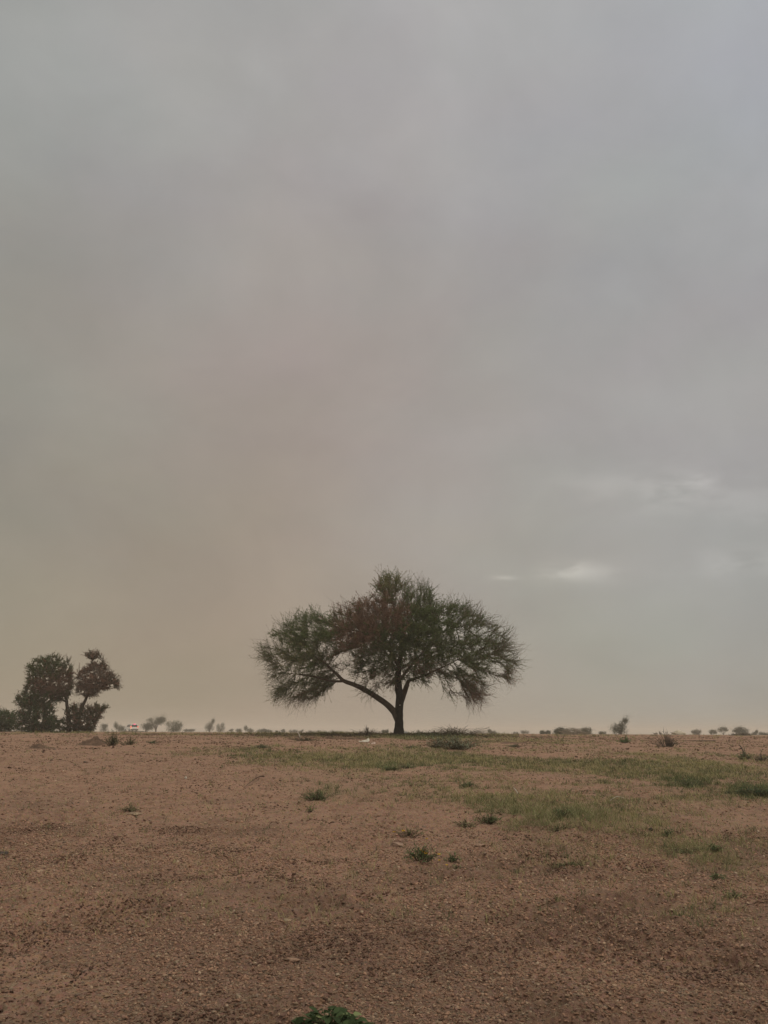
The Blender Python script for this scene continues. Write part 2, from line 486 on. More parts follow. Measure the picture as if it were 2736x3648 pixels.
M_SOILDARK = plain('dark turned soil', (.115, .072, .047), .35, 9, .95, .8)
M_ROCK = plain('tan field stone', (.30, .20, .14), .3, 14, .9, .5, bscale=40)
M_ROCKD = plain('dark field stone', (.09, .072, .06), .3, 14, .9, .5, bscale=40)
M_PALE = plain('sun bleached sheet', (.50, .45, .36), .12, 8, .8, .2)
M_WHITE = plain('weathered white', (.72, .70, .64), .06, 8, .7)
M_DEADW = plain('grey dead wood', (.16, .125, .095), .3, 18, .9, .5)

# ------------------------------------------------------------------ ground sheet
def build_ground():
    fine = np.radians(np.linspace(-33, 33, 1080))
    co = np.radians(np.concatenate([33+.5*np.cumsum(np.linspace(1, 14, 39))]))
    co = co[co < math.pi]
    ang = np.concatenate([-co[::-1], fine, co])
    rs = [0.25]
    while rs[-1] < 1900:
        r = rs[-1]
        k = .05 if r < 2.6 else (.0023 if r < 13 else (.0062 if r < 62 else .03))
        rs.append(r*(1+k))
    rs = np.array(rs)
    A, Rr = np.meshgrid(ang, rs)
    X = (np.sin(A)*Rr); Y = (np.cos(A)*Rr)
    x = X.ravel(); y = Y.ravel(); r = Rr.ravel()
    dr = np.gradient(rs)[:, None]*np.ones_like(A); dr = dr.ravel()
    h = hfull(x, y)
    m, g = grassmask(x, y)
    u, v = project(np.stack([x, np.maximum(y, 1.5), h], -1))
    coarse = sstep(-.10, .35, fbm(x, y, 1.0, 4, 90) + .48*sstep(3100, 3600, v) + .35*np.exp(-((u-2650)/300)**2-((v-3080)/110)**2) - .1)  # coarse gravel patches; bottom rows raised to paint in the vignetting too
    coarse = coarse*np.where(y > 1.5, 1, .5)*sstep(16, 9, r)
    nr, na = A.shape
    idx = np.arange(nr*na).reshape(nr, na)
    F = np.stack([idx[:-1, :-1], idx[1:, :-1], idx[1:, 1:], idx[:-1, 1:]], -1).reshape(-1, 4)
    # close behind the camera and at its foot
    back = np.stack([idx[:-1, -1], idx[1:, -1], idx[1:, 0], idx[:-1, 0]], -1)
    c = len(x)
    V = np.stack([x, y, h], -1)
    F = np.concatenate([F, back])
    me = mesh_from('ground', V, F, None, True, {'turf': np.clip(m*.62, 0, 1), 'coarse': coarse})
    o = obj('ground', me, M_GROUND)
    tag(o, None, None, kind='structure')
    return o
build_ground()

def gpt(u, v):
    x, y = ghit(u, v)
    return np.array([x[0], y[0], ground_z(x[0], y[0])])

def mpp(y):      # metres per photograph pixel at distance y
    return y/F_PX*math.cos(PITCH)**2*1.04

# ------------------------------------------------------------------ gravel (countless)
def build_gravel():
    V0, F0 = ico(0)
    acc = Acc()
    pal = np.array([(.32, .191, .122), (.28, .162, .105), (.24, .145, .102), (.34, .232, .150), (.22, .158, .115), (.17, .105, .072), (.27, .160, .118), (.42, .31, .21)])
    pw = np.array([.30, .22, .13, .14, .05, .10, .06, .02])
    for (ya, yb, n, s0, s1) in ((2.2, 5.2, 160000, .0030, .0095), (5.2, 9.0, 118000, .0048, .0120), (9.0, 23, 52000, .009, .018), (15, 41, 30000, .014, .034)):
        y = np.sqrt(RNG.random(n)*(yb**2-ya**2)+ya**2)
        x = (RNG.random(n)*2-1)*(y*.55+1.8)
        cl = fbm(x, y, .8, 4, 90)
        keep = RNG.random(n) < (.30+.70*sstep(-.30, .25, cl))*(1-.95*sstep(12, 23, y) if s0 < .012 else sstep(15, 21, y)*sstep(.0, .5, cl+.4))
        x, y = x[keep], y[keep]; n = len(x)
        sz = s0+(s1-s0)*RNG.random(n)**2.6
        z = hfull(x, y) + sz*(-.05+.4*RNG.random(n))
        ax = sz[:, None]*np.stack([.75+.6*RNG.random(n), .75+.6*RNG.random(n), .45+.4*RNG.random(n)], -1)
        th = RNG.random(n)*6.283
        P = V0[None]*(1+.32*RNG.normal(size=(n, 12, 1)))*ax[:, None, :]
        c, s = np.cos(th)[:, None], np.sin(th)[:, None]
        tx = RNG.normal(size=(n, 1))*.35
        q = np.stack([P[..., 0]*c-P[..., 1]*s, P[..., 0]*s+P[..., 1]*c, P[..., 2]+tx*P[..., 0]], -1)
        q += np.stack([x, y, z], -1)[:, None, :]
        F = (F0[None]+np.arange(n)[:, None, None]*12).reshape(-1, 3)
        C = pal[RNG.choice(8, n, p=pw/pw.sum())]*(.75+.5*RNG.random((n, 1)))
        dkp = sstep(.02, .38, fbm(x, y*1.0, .55, 4, 120))[:, None]*(RNG.random((n, 1)) < .75)
        C = C*(1-.20*sstep(6.5, 3.0, y)[:, None])*(.72 if s0 > .012 else 1)  # nearest grains darker: gravel tone plus vignetting painted into their colour
        C = C*(1-.6*dkp*np.array([.95, 1, 1]))
        acc.add(q.reshape(-1, 3), F, np.repeat(C, 12, 0))
    o = acc.build('gravel', M_STONE)
    tag(o, 'reddish brown gravel and small stones strewn over the bare ground', 'gravel', kind='stuff')
build_gravel()

# ------------------------------------------------------------------ grass (countless)
def build_grass():
    acc = Acc()
    n = 150000
    v = 2616+ (3300-2616)*RNG.random(n)**1.9
    u = RNG.random(n)*3300-280
    vv = v + (u-1368)*.0052
    x, y = ghit(u, np.maximum(vv, 2618+(u-1368)*.0052))
    y = y*(1+.03*RNG.normal(size=n)); x = x*(1+.0*y)
    m, g = grassmask(x, y)
    p = np.clip(m, 0, 1)**1.25*.60+.020
    keep = (RNG.random(n) < p) & (y < 46)
    x, y, m, g = x[keep], y[keep], m[keep], g[keep]; n = len(x)
    nb = 8
    X = np.repeat(x, nb); Y = np.repeat(y, nb); G = np.repeat(g, nb); M = np.repeat(m, nb)
    B = len(X)
    spread = .02+.0016*Y
    spread = spread*np.repeat(.4+.9*RNG.random(n), nb)
    X = X+RNG.normal(size=B)*spread; Y = Y+RNG.normal(size=B)*spread*1.2
    Z = hfull(X, Y)-.003
    tall = np.repeat(.5+1.1*RNG.random(n)**1.6, nb)*(1+.9*sstep(30, 42, Y))
    L = (.025+.055*RNG.random(B))*tall*(1+.5*np.clip(M, 0, 1)+.3*G)
    az = RNG.random(B)*6.283; ln = .35+.9*RNG.random(B)
    d = np.stack([np.cos(az)*ln, np.sin(az)*ln, np.ones(B)], -1); d = unit(d)
    P0 = np.stack([X, Y, Z], -1)
    P1 = P0+d*(L*.55)[:, None]
    d2 = unit(d+np.stack([np.cos(az), np.sin(az), -.3*np.ones(B)], -1)*.6)
    P2 = P1+d2*(L*.5)[:, None]
    P = np.stack([P0, P1, P2], 1)
    w = np.maximum(.0016, .00022*Y)
    W = np.stack([w, w*.8, w*.12], 1)
    side = np.stack([-np.sin(az+.8*RNG.normal(size=B)), np.cos(az), np.zeros(B)], -1); side = unit(side)
    V, F = ribbons(P, W, side)
    yel = np.array([.30, .265, .120]); grn = np.array([.125, .155, .062]); dry = np.array([.34, .28, .165])
    tc = np.repeat(RNG.random(n), nb)
    base = yel*(1-G[:, None])+grn*G[:, None]
    fd = (RNG.random(B) < .22)*.8
    C = base*(1-fd[:, None])+dry*fd[:, None]
    gm = (tc < .24+.3*(fbm(X, Y, 2.0, 2, 66) > .12))*.85
    C = C*(1-gm[:, None])+np.array([.07, .09, .04])*gm[:, None]
    C = C*(.75+.5*RNG.random((B, 1)))
    acc.add(V, F, np.repeat(C, 6, 0))
    o = acc.build('grass', M_GRASS)
    tag(o, 'sparse olive grass growing in patches across the plain', 'grass', kind='stuff')
    print('grass tufts', n)
    # straw and dry stalk litter
    n = 16000
    v = 2640+1010*RNG.random(n)**1.2; u = RNG.random(n)*3200-230
    x, y = ghit(u, v)
    z = hfull(x, y)+.004
    L = (.015+.05*RNG.random(n)**2)*(.7+.05*y)
    az = RNG.random(n)*6.283; d = np.stack([np.cos(az), np.sin(az), RNG.normal(size=n)*.12], -1)
    P0 = np.stack([x, y, z], -1)
    bend = np.stack([-np.sin(az), np.cos(az), np.zeros(n)], -1)*(RNG.normal(size=n)*.12*L)[:, None]
    P = np.stack([P0, P0+d*(L*.5)[:, None]+bend, P0+d*L[:, None]], 1)
    R = np.repeat(np.maximum(.0009, .00013*y)[:, None], 3, 1)
    V, F = tubes(P, R, 3)
    C = np.array([.34, .27, .18])*(.45+.75*RNG.random((n, 1)))
    a2 = Acc(); a2.add(V, F, np.repeat(C, 9, 0))
    tx, ty = at(1420, 2617, 38.0)[:2]; n = 5000  # dark twigs added round the trunk to stand in for the tree's ground shade
    rr = np.abs(RNG.normal(size=n))*2.2+.2; th = RNG.random(n)*6.283
    x = tx-.4+rr*np.cos(th)*1.3; y = ty-.6+rr*np.sin(th)*.8; z = hfull(x, y)+.006
    L = .06+.25*RNG.random(n)**2; az = RNG.random(n)*6.283; d = np.stack([np.cos(az), np.sin(az), np.abs(RNG.normal(size=n))*.25], -1)
    P0 = np.stack([x, y, z], -1); P = np.stack([P0, P0+d*(L*.5)[:, None], P0+d*L[:, None]], 1)
    V, F = tubes(P, np.full((n, 3), .0065), 3); a2.add(V, F, np.repeat(np.array([.085, .062, .042])*(.5+RNG.random((n, 1))), 9, 0))
    o = a2.build('straw_litter', M_STRAW)
    tag(o, 'dry straw bits and stalk litter scattered over the soil, dark twigs added for the shade under the lone tree', 'straw litter', kind='stuff')
build_grass()

# ------------------------------------------------------------------ trees
def poly_area_tools(poly):
    p = np.asarray(poly, float); q = np.roll(p, -1, 0)
    def inside(u, v):
        r = np.zeros(u.shape, bool)
        for (x1, y1), (x2, y2) in zip(p, q):
            c = ((y1 > v) != (y2 > v)) & (u < (x2-x1)*(v-y1)/(y2-y1+1e-12)+x1)
            r ^= c
        return r
    def edge(u, v):
        d = np.full(u.shape, 1e9)
        for a, b in zip(p, q):
            ab = b-a; t = np.clip(((u-a[0])*ab[0]+(v-a[1])*ab[1])/(ab@ab+1e-9), 0, 1)
            d = np.minimum(d, np.hypot(u-a[0]-t*ab[0], v-a[1]-t*ab[1]))
        return d
    return p, inside, edge

def crown_points(poly, dist, depth, n, shell=.5, gap=.0, seed=0):
    """points through a crown's volume: its outline as seen, rounded in depth"""
    p, inside, edge = poly_area_tools(poly)
    out = np.zeros((0, 3)); s = mpp(dist)
    mx = None
    while len(out) < n:
        u = p[:, 0].min()+RNG.random(n*2)*np.ptp(p[:, 0]); v = p[:, 1].min()+RNG.random(n*2)*np.ptp(p[:, 1])
        k = inside(u, v); u, v = u[k], v[k]
        e = edge(u, v)
        if mx is None: mx = max(e.max(), 1)
        t = np.clip(e/mx, 0, 1)
        hd = depth*np.sqrt(np.clip(1-(1-t)**2, 0.02, 1))
        w = (RNG.random(len(u))*2-1)
        w = np.sign(w)*np.abs(w)**shell
        # keep proportional to local thickness
        k = RNG.random(len(u)) < .5+.5*hd/depth
        u, v, w, hd = u[k], v[k], w[k], hd[k]
        if gap:
            nz = fbm(u*s*1.0+seed*9.1, v*s*1.0, 1.1, 3, 200+seed)+.35*vnoise(w*3, u*.02, 9)
            k = nz > gap
            u, v, w, hd = u[k], v[k], w[k], hd[k]
        out = np.concatenate([out, at(u, v, dist+w*hd)])
    return out[:n]

def colonise(nodes, par, A, step, kill, infl=4.0, maxit=400, trop=(0, 0, .0)):
    nodes = [np.array(x, float) for x in nodes]; par = list(par)
    A = A.copy(); d = np.full(len(A), 1e9); ix = np.zeros(len(A), int)
    new0 = 0; kids = {}
    for it in range(maxit):
        NN = np.array(nodes[new0:])
        if len(NN):
            D = np.linalg.norm(A[:, None, :]-NN[None], axis=2)
            j = D.argmin(1); dd = D[np.arange(len(A)), j]
            b = dd < d; d[b] = dd[b]; ix[b] = j[b]+new0
        keep = d > kill; A, d, ix = A[keep], d[keep], ix[keep]
        if len(A) == 0: break
        act = d < infl
        if not act.any(): act = d <= d.min()+.01
        new0 = len(nodes)
        src = ix[act]; dirs = unit(A[act]-np.array(nodes)[src])
        us, inv = np.unique(src, return_inverse=True)
        acc = np.zeros((len(us), 3)); np.add.at(acc, inv, dirs)
        acc = unit(acc)+np.array(trop)+RNG.normal(size=acc.shape)*.12
        acc = unit(acc)
        added = 0
        for k, s0 in enumerate(us):
            q = nodes[s0]+acc[k]*step
            lst = kids.setdefault(s0, [])
            if any(np.linalg.norm(q-z) < step*.35 for z in lst): continue
            if len(lst) > 3: continue
            lst.append(q); nodes.append(q); par.append(int(s0)); added += 1
        if not added: break
    return np.array(nodes), np.array(par)

def branch_radii(par, nfix, tip, expo=2.25):
    n = len(par); acc = np.zeros(n); kid = np.zeros(n, int)
    r = np.zeros(n)
    for i in range(n-1, -1, -1):
        r[i] = max(tip, acc[i]**(1/expo)) if acc[i] > 0 else tip
        if par[i] >= 0:
            acc[par[i]] += r[i]**expo; kid[par[i]] += 1
    return r, kid

def smooth_poly(pts, rad, k=6):
    pts = np.array(pts, float); rad = np.array(rad, float)
    n = len(pts); out = []; ro = []
    ext = np.vstack([2*pts[0]-pts[1], pts, 2*pts[-1]-pts[-2]])
    for i in range(n-1):
        p0, p1, p2, p3 = ext[i:i+4]
        for t in np.linspace(0, 1, k, endpoint=False):
            out.append(.5*((2*p1)+(-p0+p2)*t+(2*p0-5*p1+4*p2-p3)*t*t+(-p0+3*p1-3*p2+p3)*t**3))
            ro.append(rad[i]*(1-t)+rad[i+1]*t)
    out.append(pts[-1]); ro.append(rad[-1])
    return np.array(out), np.array(ro)

def stem_mesh(acc, pts, rad, sides=12, lump=.1, seed=0):
    V, F = tubes(pts[None], rad[None], sides)
    K = len(pts); V = V.reshape(K, sides, 3)
    th = np.arange(sides)[None]*(6.283/sides); kk = np.arange(K)[:, None]
    nz = vnoise(np.cos(th)*1.8+seed*5.3+kk*.22, np.sin(th)*1.8+kk*.31, seed)*2*lump + np.sin(th*5+kk*.3)*lump*.25
    V = pts[:, None]+(V-pts[:, None])*(1+nz[..., None])
    tipc = pts[-1]+(pts[-1]-pts[-2])*.3
    V = V.reshape(-1, 3)
    acc.add(V, F)

def make_tree(name, label, cat, base, stems, polys, dist, depth, n_attr, step, kill, twig_n, twig_len, leaf_n, leaf, colour, group=None,
              centre=None, gap=0.0, tip=.006, maxr=.02, sides=10, barkm=None, branchm=None, leafmin=0, seed=0, part_names=('trunk', 'limb'), twig_r=.004,
              updown=None, holes=(), shell=.6):
    """stems: list of (points (world), radii). first is the trunk, the others limbs."""
    root = empty(name, tuple(base), label, cat, group)
    B = np.array(base)
    barkm = barkm or M_BARK2; branchm = branchm or M_BARK2
    nodes = []; par = []
    for si, (pts, rad) in enumerate(stems):
        sp, sr = smooth_poly(pts, rad, 5)
        a = Acc(); stem_mesh(a, sp-B, sr, sides, .10, seed+si)
        a.build(part_names[0] if si == 0 else part_names[1], barkm if si == 0 else branchm, root, True)
        if si == 0:
            prev = -1
        else:
            prev = int(np.argmin(np.linalg.norm(np.array(nodes)-sp[0], axis=1)))
        for q in sp:
            nodes.append(q); par.append(prev); prev = len(nodes)-1
    nf = len(nodes)
    # low trunk nodes should not sprout
    A = np.concatenate([crown_points(p, dist+dz, dp, int(n_attr*f), shell, gap, seed) for (p, f, dp, dz) in polys])
    if len(holes):
        ua, va = project(A); pr = np.zeros(len(A))
        for (hx, hy, hrx, hry) in holes: pr = np.maximum(pr, 1.3*G2(ua, va, 880+.6148*hx, 2000+.6148*hy, .6148*hrx, .6148*hry))
        A = A[RNG.random(len(A)) > pr]
    nodes, par = colonise(nodes, par, A, step, kill)
    r, kid = branch_radii(par, nf, tip, 2.6)
    # chains
    main = {}
    order = np.argsort(-r[nf:])+nf
    starts = []
    for i in range(nf, len(nodes)):
        p = par[i]
        if p >= nf and (p not in main or r[main[p]] < r[i]): main[p] = i
    a = Acc()
    for i in range(nf, len(nodes)):
        p = par[i]
        if p >= nf and main.get(p) == i: continue
        ch = [p, i]; c = i
        while c in main: c = main[c]; ch.append(c)
        pts = nodes[ch]; rr = r[ch].copy(); rr[0] = min(rr[0], rr[1]) if p < nf else rr[1]
        rr = np.minimum(rr, maxr*4); 
        V, F = tubes((pts-B)[None], rr[None], 6 if rr[1] > .03 else 4)
        a.add(V, F)
    a.build('branches', branchm, root, True)
    # twigs
    cen = np.array(centre) if centre is not None else nodes[nf:].mean(0)
    cand = np.where((r < maxr) & (np.arange(len(nodes)) >= nf))[0]
    src = np.repeat(cand, twig_n); n = len(src)
    bd = unit(nodes[src]-nodes[par[src]])
    ow = unit(nodes[src]-cen)
    dirs = unit(bd*.7+ow*.95+RNG.normal(size=(n, 3))*.38)
    pos = nodes[src]-(nodes[src]-nodes[par[src]])*RNG.random((n, 1))
    U, Vv = project(pos)
    if updown is not None: dirs[:, 2] += updown(U, Vv); dirs = unit(dirs)
    C, dens, isdry = colour(U, Vv, n)
    L = twig_len*(.35+.9*RNG.random(n)**1.3)*(1+.7*np.clip(.9-dens, 0, 1))
    bend = unit(RNG.normal(size=(n, 3)))*.62
    K = 5; P = np.empty((n, K, 3)); P[:, 0] = pos; dd = dirs.copy()
    for k in range(1, K):
        P[:, k] = P[:, k-1]+dd*(L/(K-1))[:, None]
        dd = unit(dd+bend*.5+RNG.normal(size=(n, 3))*.22+(np.array([0, 0, .08])))
    R = twig_r*np.linspace(1.5, .45, K)[None]*np.ones((n, 1))
    V, F = tubes(P-B, R, 3)
    ag, ad = Acc(), Acc()
    def addset(mask, V, F, C, vp, fp, acc):
        if not mask.any(): return
        vi = V.reshape(-1, vp, 3)[mask].reshape(-1, 3)
        f0 = (F[:fp] if True else F)
        m = mask.sum()
        acc.add(vi, (f0[None]+np.arange(m)[:, None, None]*vp).reshape(-1, F.shape[1]), np.repeat(C[mask], vp, 0))
    wood = np.array([.13, .105, .075])
    CT = C*.55+wood*.45
    addset(~isdry, V, F, CT, K*3, (K-1)*3, ag); addset(isdry, V, F, CT, K*3, (K-1)*3, ad)
    # leaves along the twigs
    cnt = np.clip(leaf_n*dens*(.5+RNG.random(n)), leafmin, None).astype(int)
    ls = np.repeat(np.arange(n), cnt); m = len(ls)
    t = RNG.random(m)*.98; kf = t*(K-1); k0 = kf.astype(int); fr = (kf-k0)[:, None]
    LP = P[ls, k0]*(1-fr)+P[ls, np.minimum(k0+1, K-1)]*fr
    td = unit(P[ls, np.minimum(k0+1, K-1)]-P[ls, k0]+1e-6)
    LD = unit(td*.8+RNG.normal(size=(m, 3))*.75)
    LL = leaf[0]*(.55+.8*RNG.random(m)); LW = leaf[1]*(.6+.8*RNG.random(m))
    V, F = leaves(LP-B, LD, LL, LW)
    LC = C[ls]*(.7+.6*RNG.random((m, 1)))
    dm = isdry[ls]
    for msk, acc in ((~dm, ag), (dm, ad)):
        if msk.any():
            vv = V.reshape(-1, 4, 3)[msk].reshape(-1, 3)
            acc.add(vv, np.arange(len(vv)).reshape(-1, 4), np.repeat(LC[msk], 4, 0))
    if ag.n: ag.build('crown', M_LEAF, root)
    if ad.n:
        o = ad.build('dry_foliage' if ag.n else 'crown', M_LEAF, root)
        if ag.n: o['label'] = 'reddish brown dry twigs among the green foliage'
    print(name, 'nodes', len(nodes), 'twigs', n, 'leaves', m)
    return root

def G2(u, v, a, b, c, d): return np.exp(-((u-a)/c)**2-((v-b)/d)**2)

def crop1(L): return [(880+.6148*x, 2000+.6148*y) for x, y in L]
def crop2(L): return [(x*.2773, 2280+y*.2773) for x, y in L]

# ---- the tree that stands alone
TD = 38.0
def tp(u, v, dz=0.0): return at(u, v, TD+dz)
tb = at(1420, 2617, TD); tb[2] = ground_z(tb[0], tb[1])
outline = crop1([(70, 545), (130, 450), (190, 385), (262, 335), (330, 300), (430, 275), (520, 280), (600, 240), (680, 215), (725, 160), (775, 105), (850, 92), (895, 130), (960, 145), (1035, 135), (1075, 175), (1095, 245),
   (1170, 235), (1250, 265), (1330, 290), (1370, 330), (1430, 375), (1490, 400), (1515, 470), (1560, 560), (1570, 600), (1530, 640), (1535, 695), (1505, 720), (1460, 670), (1400, 690), (1360, 770), (1310, 810), (1260, 790), (1235, 700), (1180, 680),
   (1100, 660), (1040, 690), (960, 690), (900, 665), (860, 690), (800, 730), (745, 700), (690, 660), (630, 640), (560, 610), (500, 620), (485, 700), (445, 745), (390, 800), (320, 815), (250, 800), (170, 800), (150, 765), (175, 700), (140, 655), (170, 615), (100, 580)])
def main_col(U, V, n):
    green = np.array([.115, .155, .058]); olive = np.array([.22, .21, .095]); brown = np.array([.235, .145, .098]); pale = np.array([.22, .185, .125]); deep = np.array([.072, .106, .042])
    x = (U-880)/.6148; y = (V-2000)/.6148
    wb = 1.25*G2(x, y, 700, 300, 150, 120)+.9*G2(x, y, 630, 440, 110, 90)+.8*G2(x, y, 860, 330, 90, 70)+.85*G2(x, y, 1300, 770, 110, 90)+.6*G2(x, y, 545, 590, 70, 70)+.6*G2(x, y, 1500, 680, 70, 60)+.5*G2(x, y, 350, 800, 200, 60)+.35*G2(x, y, 1000, 620, 180, 80)+.45*G2(x, y, 760, 680, 120, 60)
    wp = 1.1*G2(x, y, 1330, 300, 170, 80)+1.0*G2(x, y, 1470, 470, 130, 120)+.45*G2(x, y, 150, 600, 120, 120)+.5*G2(x, y, 320, 300, 120, 50)+.3
    wo = .8*G2(x, y, 820, 120, 110, 90)+.45*G2(x, y, 250, 580, 160, 100)+.35
    wg = .8+.9*G2(x, y, 350, 400, 180, 90)+.9*G2(x, y, 1120, 350, 180, 90)+.8*G2(x, y, 1150, 520, 300, 70)
    wd = .25+.9*G2(x, y, 950, 480, 260, 110)+.5*G2(x, y, 650, 600, 120, 60)
    W = np.stack([wg, wo, wb*2.5, wp, wd], -1)**2.2
    W = W/W.sum(1, keepdims=True)
    c = (W.cumsum(1) > RNG.random((n, 1))).argmax(1)
    PAL = np.stack([green, olive, brown, pale, deep])
    dens = np.array([1.0, .85, .75, .16, 1.15])[c]
    core = .18+1.1*G2(x, y, 850, 430, 600, 250)
    core = np.maximum(core, .95*G2(x, y, 820, 140, 100, 90))*np.clip(.95+1.5*fbm(x/70, y/70, 1.0, 3, 61), .3, 1.7)
    return PAL[c]*(.8+.4*RNG.random((n, 1))), dens*core, (c == 2)
def ud(U, V):
    y = (V-2000)/.6148; x = (U-880)/.6148
    return .12-sstep(420, 760, y)*(.15+1.1*RNG.random(x.shape))+.15*sstep(350, 100, y)*G2(x, y, 880, 150, 200, 200)
stems = [
  ([tb+[0, 0, -.15], tb+[0, 0, .06], tp(1421, 2590), tp(1421, 2555), tp(1422, 2520), tp(1425, 2485), tp(1419, 2450, .1), tp(1418, 2410, .15), tp(1424, 2360, .2), tp(1432, 2300, .1), tp(1420, 2230, -.1), tp(1400, 2150, -.2)],
   [.40, .27, .20, .185, .195, .20, .17, .15, .12, .09, .06, .03]),
  ([tp(1421, 2592), tp(1415, 2563), tp(1401, 2533), tp(1366, 2500, -.2), tp(1311, 2464, -.5), tp(1267, 2441, -.8), tp(1226, 2426, -1.0), tp(1200, 2402, -1.1), tp(1165, 2370, -1.2), tp(1110, 2330, -1.2)],
   [.12, .145, .15, .135, .115, .10, .085, .065, .05, .03]),
  ([tp(1226, 2427, -1.0), tp(1195, 2427, -1.2), tp(1168, 2423, -1.4), tp(1110, 2408, -1.7), tp(1040, 2400, -1.8)], [.055, .05, .045, .035, .02]),
  ([tp(1268, 2446, -.8), tp(1262, 2436, -.8), tp(1266, 2424, -.8)], [.05, .04, .012]),
  ([tp(1428, 2505), tp(1438, 2475), tp(1450, 2440, -.1), tp(1458, 2425, -.2), tp(1500, 2410, -.5), tp(1560, 2385, -.8), tp(1630, 2350, -1.0)], [.13, .12, .10, .075, .05, .035, .02]),
  ([tp(1419, 2430, .1), tp(1450, 2390, .6), tp(1500, 2330, 1.0), tp(1560, 2260, 1.4), tp(1640, 2230, 1.7)], [.08, .065, .045, .03, .018]),
  ([tp(1420, 2400, .1), tp(1390, 2350, .8), tp(1340, 2280, 1.3), tp(1270, 2230, 1.7)], [.07, .055, .035, .02]),
  ([tp(1430, 2310, .1), tp(1470, 2240, -.6), tp(1500, 2160, -.8)], [.06, .045, .02]),
  ([tp(1422, 2380, .1), tp(1380, 2310, -.9), tp(1310, 2260, -1.7), tp(1230, 2240, -2.0)], [.06, .05, .035, .02]),
]
tree = make_tree('thorn_tree', 'wide spreading acacia like thorn tree standing alone in the middle of the plain', 'tree', tb, stems,
    [(outline, 1.0, 3.2, 0), (crop1([(1230, 660), (1300, 650), (1370, 690), (1365, 770), (1320, 830), (1270, 820), (1235, 760)]), .05, .8, -1.2), (crop1([(620, 300), (1050, 250), (1150, 520), (1000, 620), (700, 620), (560, 480)]), .16, 1.8, .3), (crop1([(1140, 745), (1190, 735), (1225, 770), (1190, 795), (1150, 775)]), .02, .3, -1.3),
     (crop1([(770, 95), (850, 78), (900, 115), (900, 190), (800, 210), (730, 170)]), .05, 1.0, 0)], TD, 3.2, 5200, .16, .26, 4, .60, 20, (.066, .0225), main_col, centre=at(1420, 2400, TD), gap=0,
    maxr=.022, sides=16, barkm=M_BARK, branchm=M_BARK2, seed=1, twig_r=.0052, updown=ud,
    holes=[(1310, 425, 140, 34), (1115, 225, 45, 60), (480, 285, 60, 45), (150, 480, 80, 30), (560, 560, 60, 35), (1190, 600, 70, 30), (1430, 650, 60, 40), (300, 650, 90, 28), (700, 200, 45, 50), (1500, 340, 60, 60), (230, 330, 60, 40)])
# pale scar on the trunk
a = Acc(); V0, F0 = ico(2); a.add(V0*[.04, .02, .028]+(tp(1424, 2512, -.19)-tb), F0); o = a.build('bark_scar', M_PALE, tree, True)

# ---- the pair of trees and the bushes at the left
LD = 58.0
def cpt(x, y, dz=0.0): return at(x*.2773, 2280+y*.2773, LD+dz)
def base_at(u, y):
    p = at(u, 2610, y); p[2] = ground_z(p[0], y); return p
def zone(greens, browns, pg):
    def f(U, V, n):
        wb = pg + sum(w*G2(U, V, a, b, c, d) for (a, b, c, d, w) in browns)
        isb = RNG.random(n) < np.clip(wb, 0, 1)
        C = np.where(isb[:, None], np.array([.20, .122, .084]), greens*1.15)*(.75+.5*RNG.random((n, 1)))
        k = np.clip(1+2.2*fbm(U/14, V/14, 1.0, 3, 33), .25, 1.9)
        return C*(.8+.25*k[:, None]), np.where(isb, .85, 1.05)*k, isb
    return f
dk = np.array([.075, .095, .038])
pA = crop2([(345, 350), (410, 290), (480, 240), (570, 215), (690, 205), (750, 245), (830, 250), (890, 275), (915, 330), (915, 400), (930, 480), (920, 600), (890, 680), (820, 730), (740, 775), (650, 790), (600, 860), (480, 860), (360, 800), (310, 700), (320, 600), (350, 520), (345, 460), (375, 450), (360, 400)])
bA = base_at(880*.2773, LD)
sA = [([bA+[0, 0, -.1], cpt(885, 1080), cpt(875, 960), cpt(862, 850), cpt(850, 760), cpt(800, 650, .3), cpt(740, 520, .3), cpt(690, 400, 0)], [.17, .14, .12, .11, .10, .08, .06, .03]),
      ([cpt(860, 800), cpt(760, 740, -.6), cpt(640, 650, -.9), cpt(520, 560, -1.0)], [.07, .06, .045, .025]),
      ([cpt(850, 740), cpt(880, 600, .6), cpt(870, 450, .8)], [.06, .05, .03])]
make_tree('thorn_tree', 'dense round topped thorn tree beside the red earth, left one of the leaning pair', 'tree', bA, sA, [(pA, 1.0, 2.0, 0)], LD, 2.0, 2100, .18, .27, 5, .42, 19, (.075, .027),
    zone(dk, [(210, 2440, 60, 35, .75), (150, 2440, 50, 25, .5), (240, 2410, 30, 30, .5)], .10), group='pair of thorn trees at the left', centre=cpt(650, 560), gap=0, seed=2, twig_r=.007, maxr=.03)
pB = crop2([(980, 450), (1030, 430), (1050, 395), (1120, 350), (1200, 320), (1260, 305), (1330, 310), (1390, 355), (1430, 430), (1490, 465), (1530, 520), (1520, 590), (1500, 640), (1460, 620), (1400, 620), (1300, 645), (1250, 700), (1150, 725), (1060, 690), (980, 680), (950, 620), (975, 575), (1020, 560), (1020, 500), (960, 470)])
pB2 = crop2([(1075, 205), (1130, 165), (1200, 150), (1270, 178), (1290, 205), (1250, 240), (1200, 270), (1150, 262), (1105, 230)])
bB = base_at(960*.2773, LD)
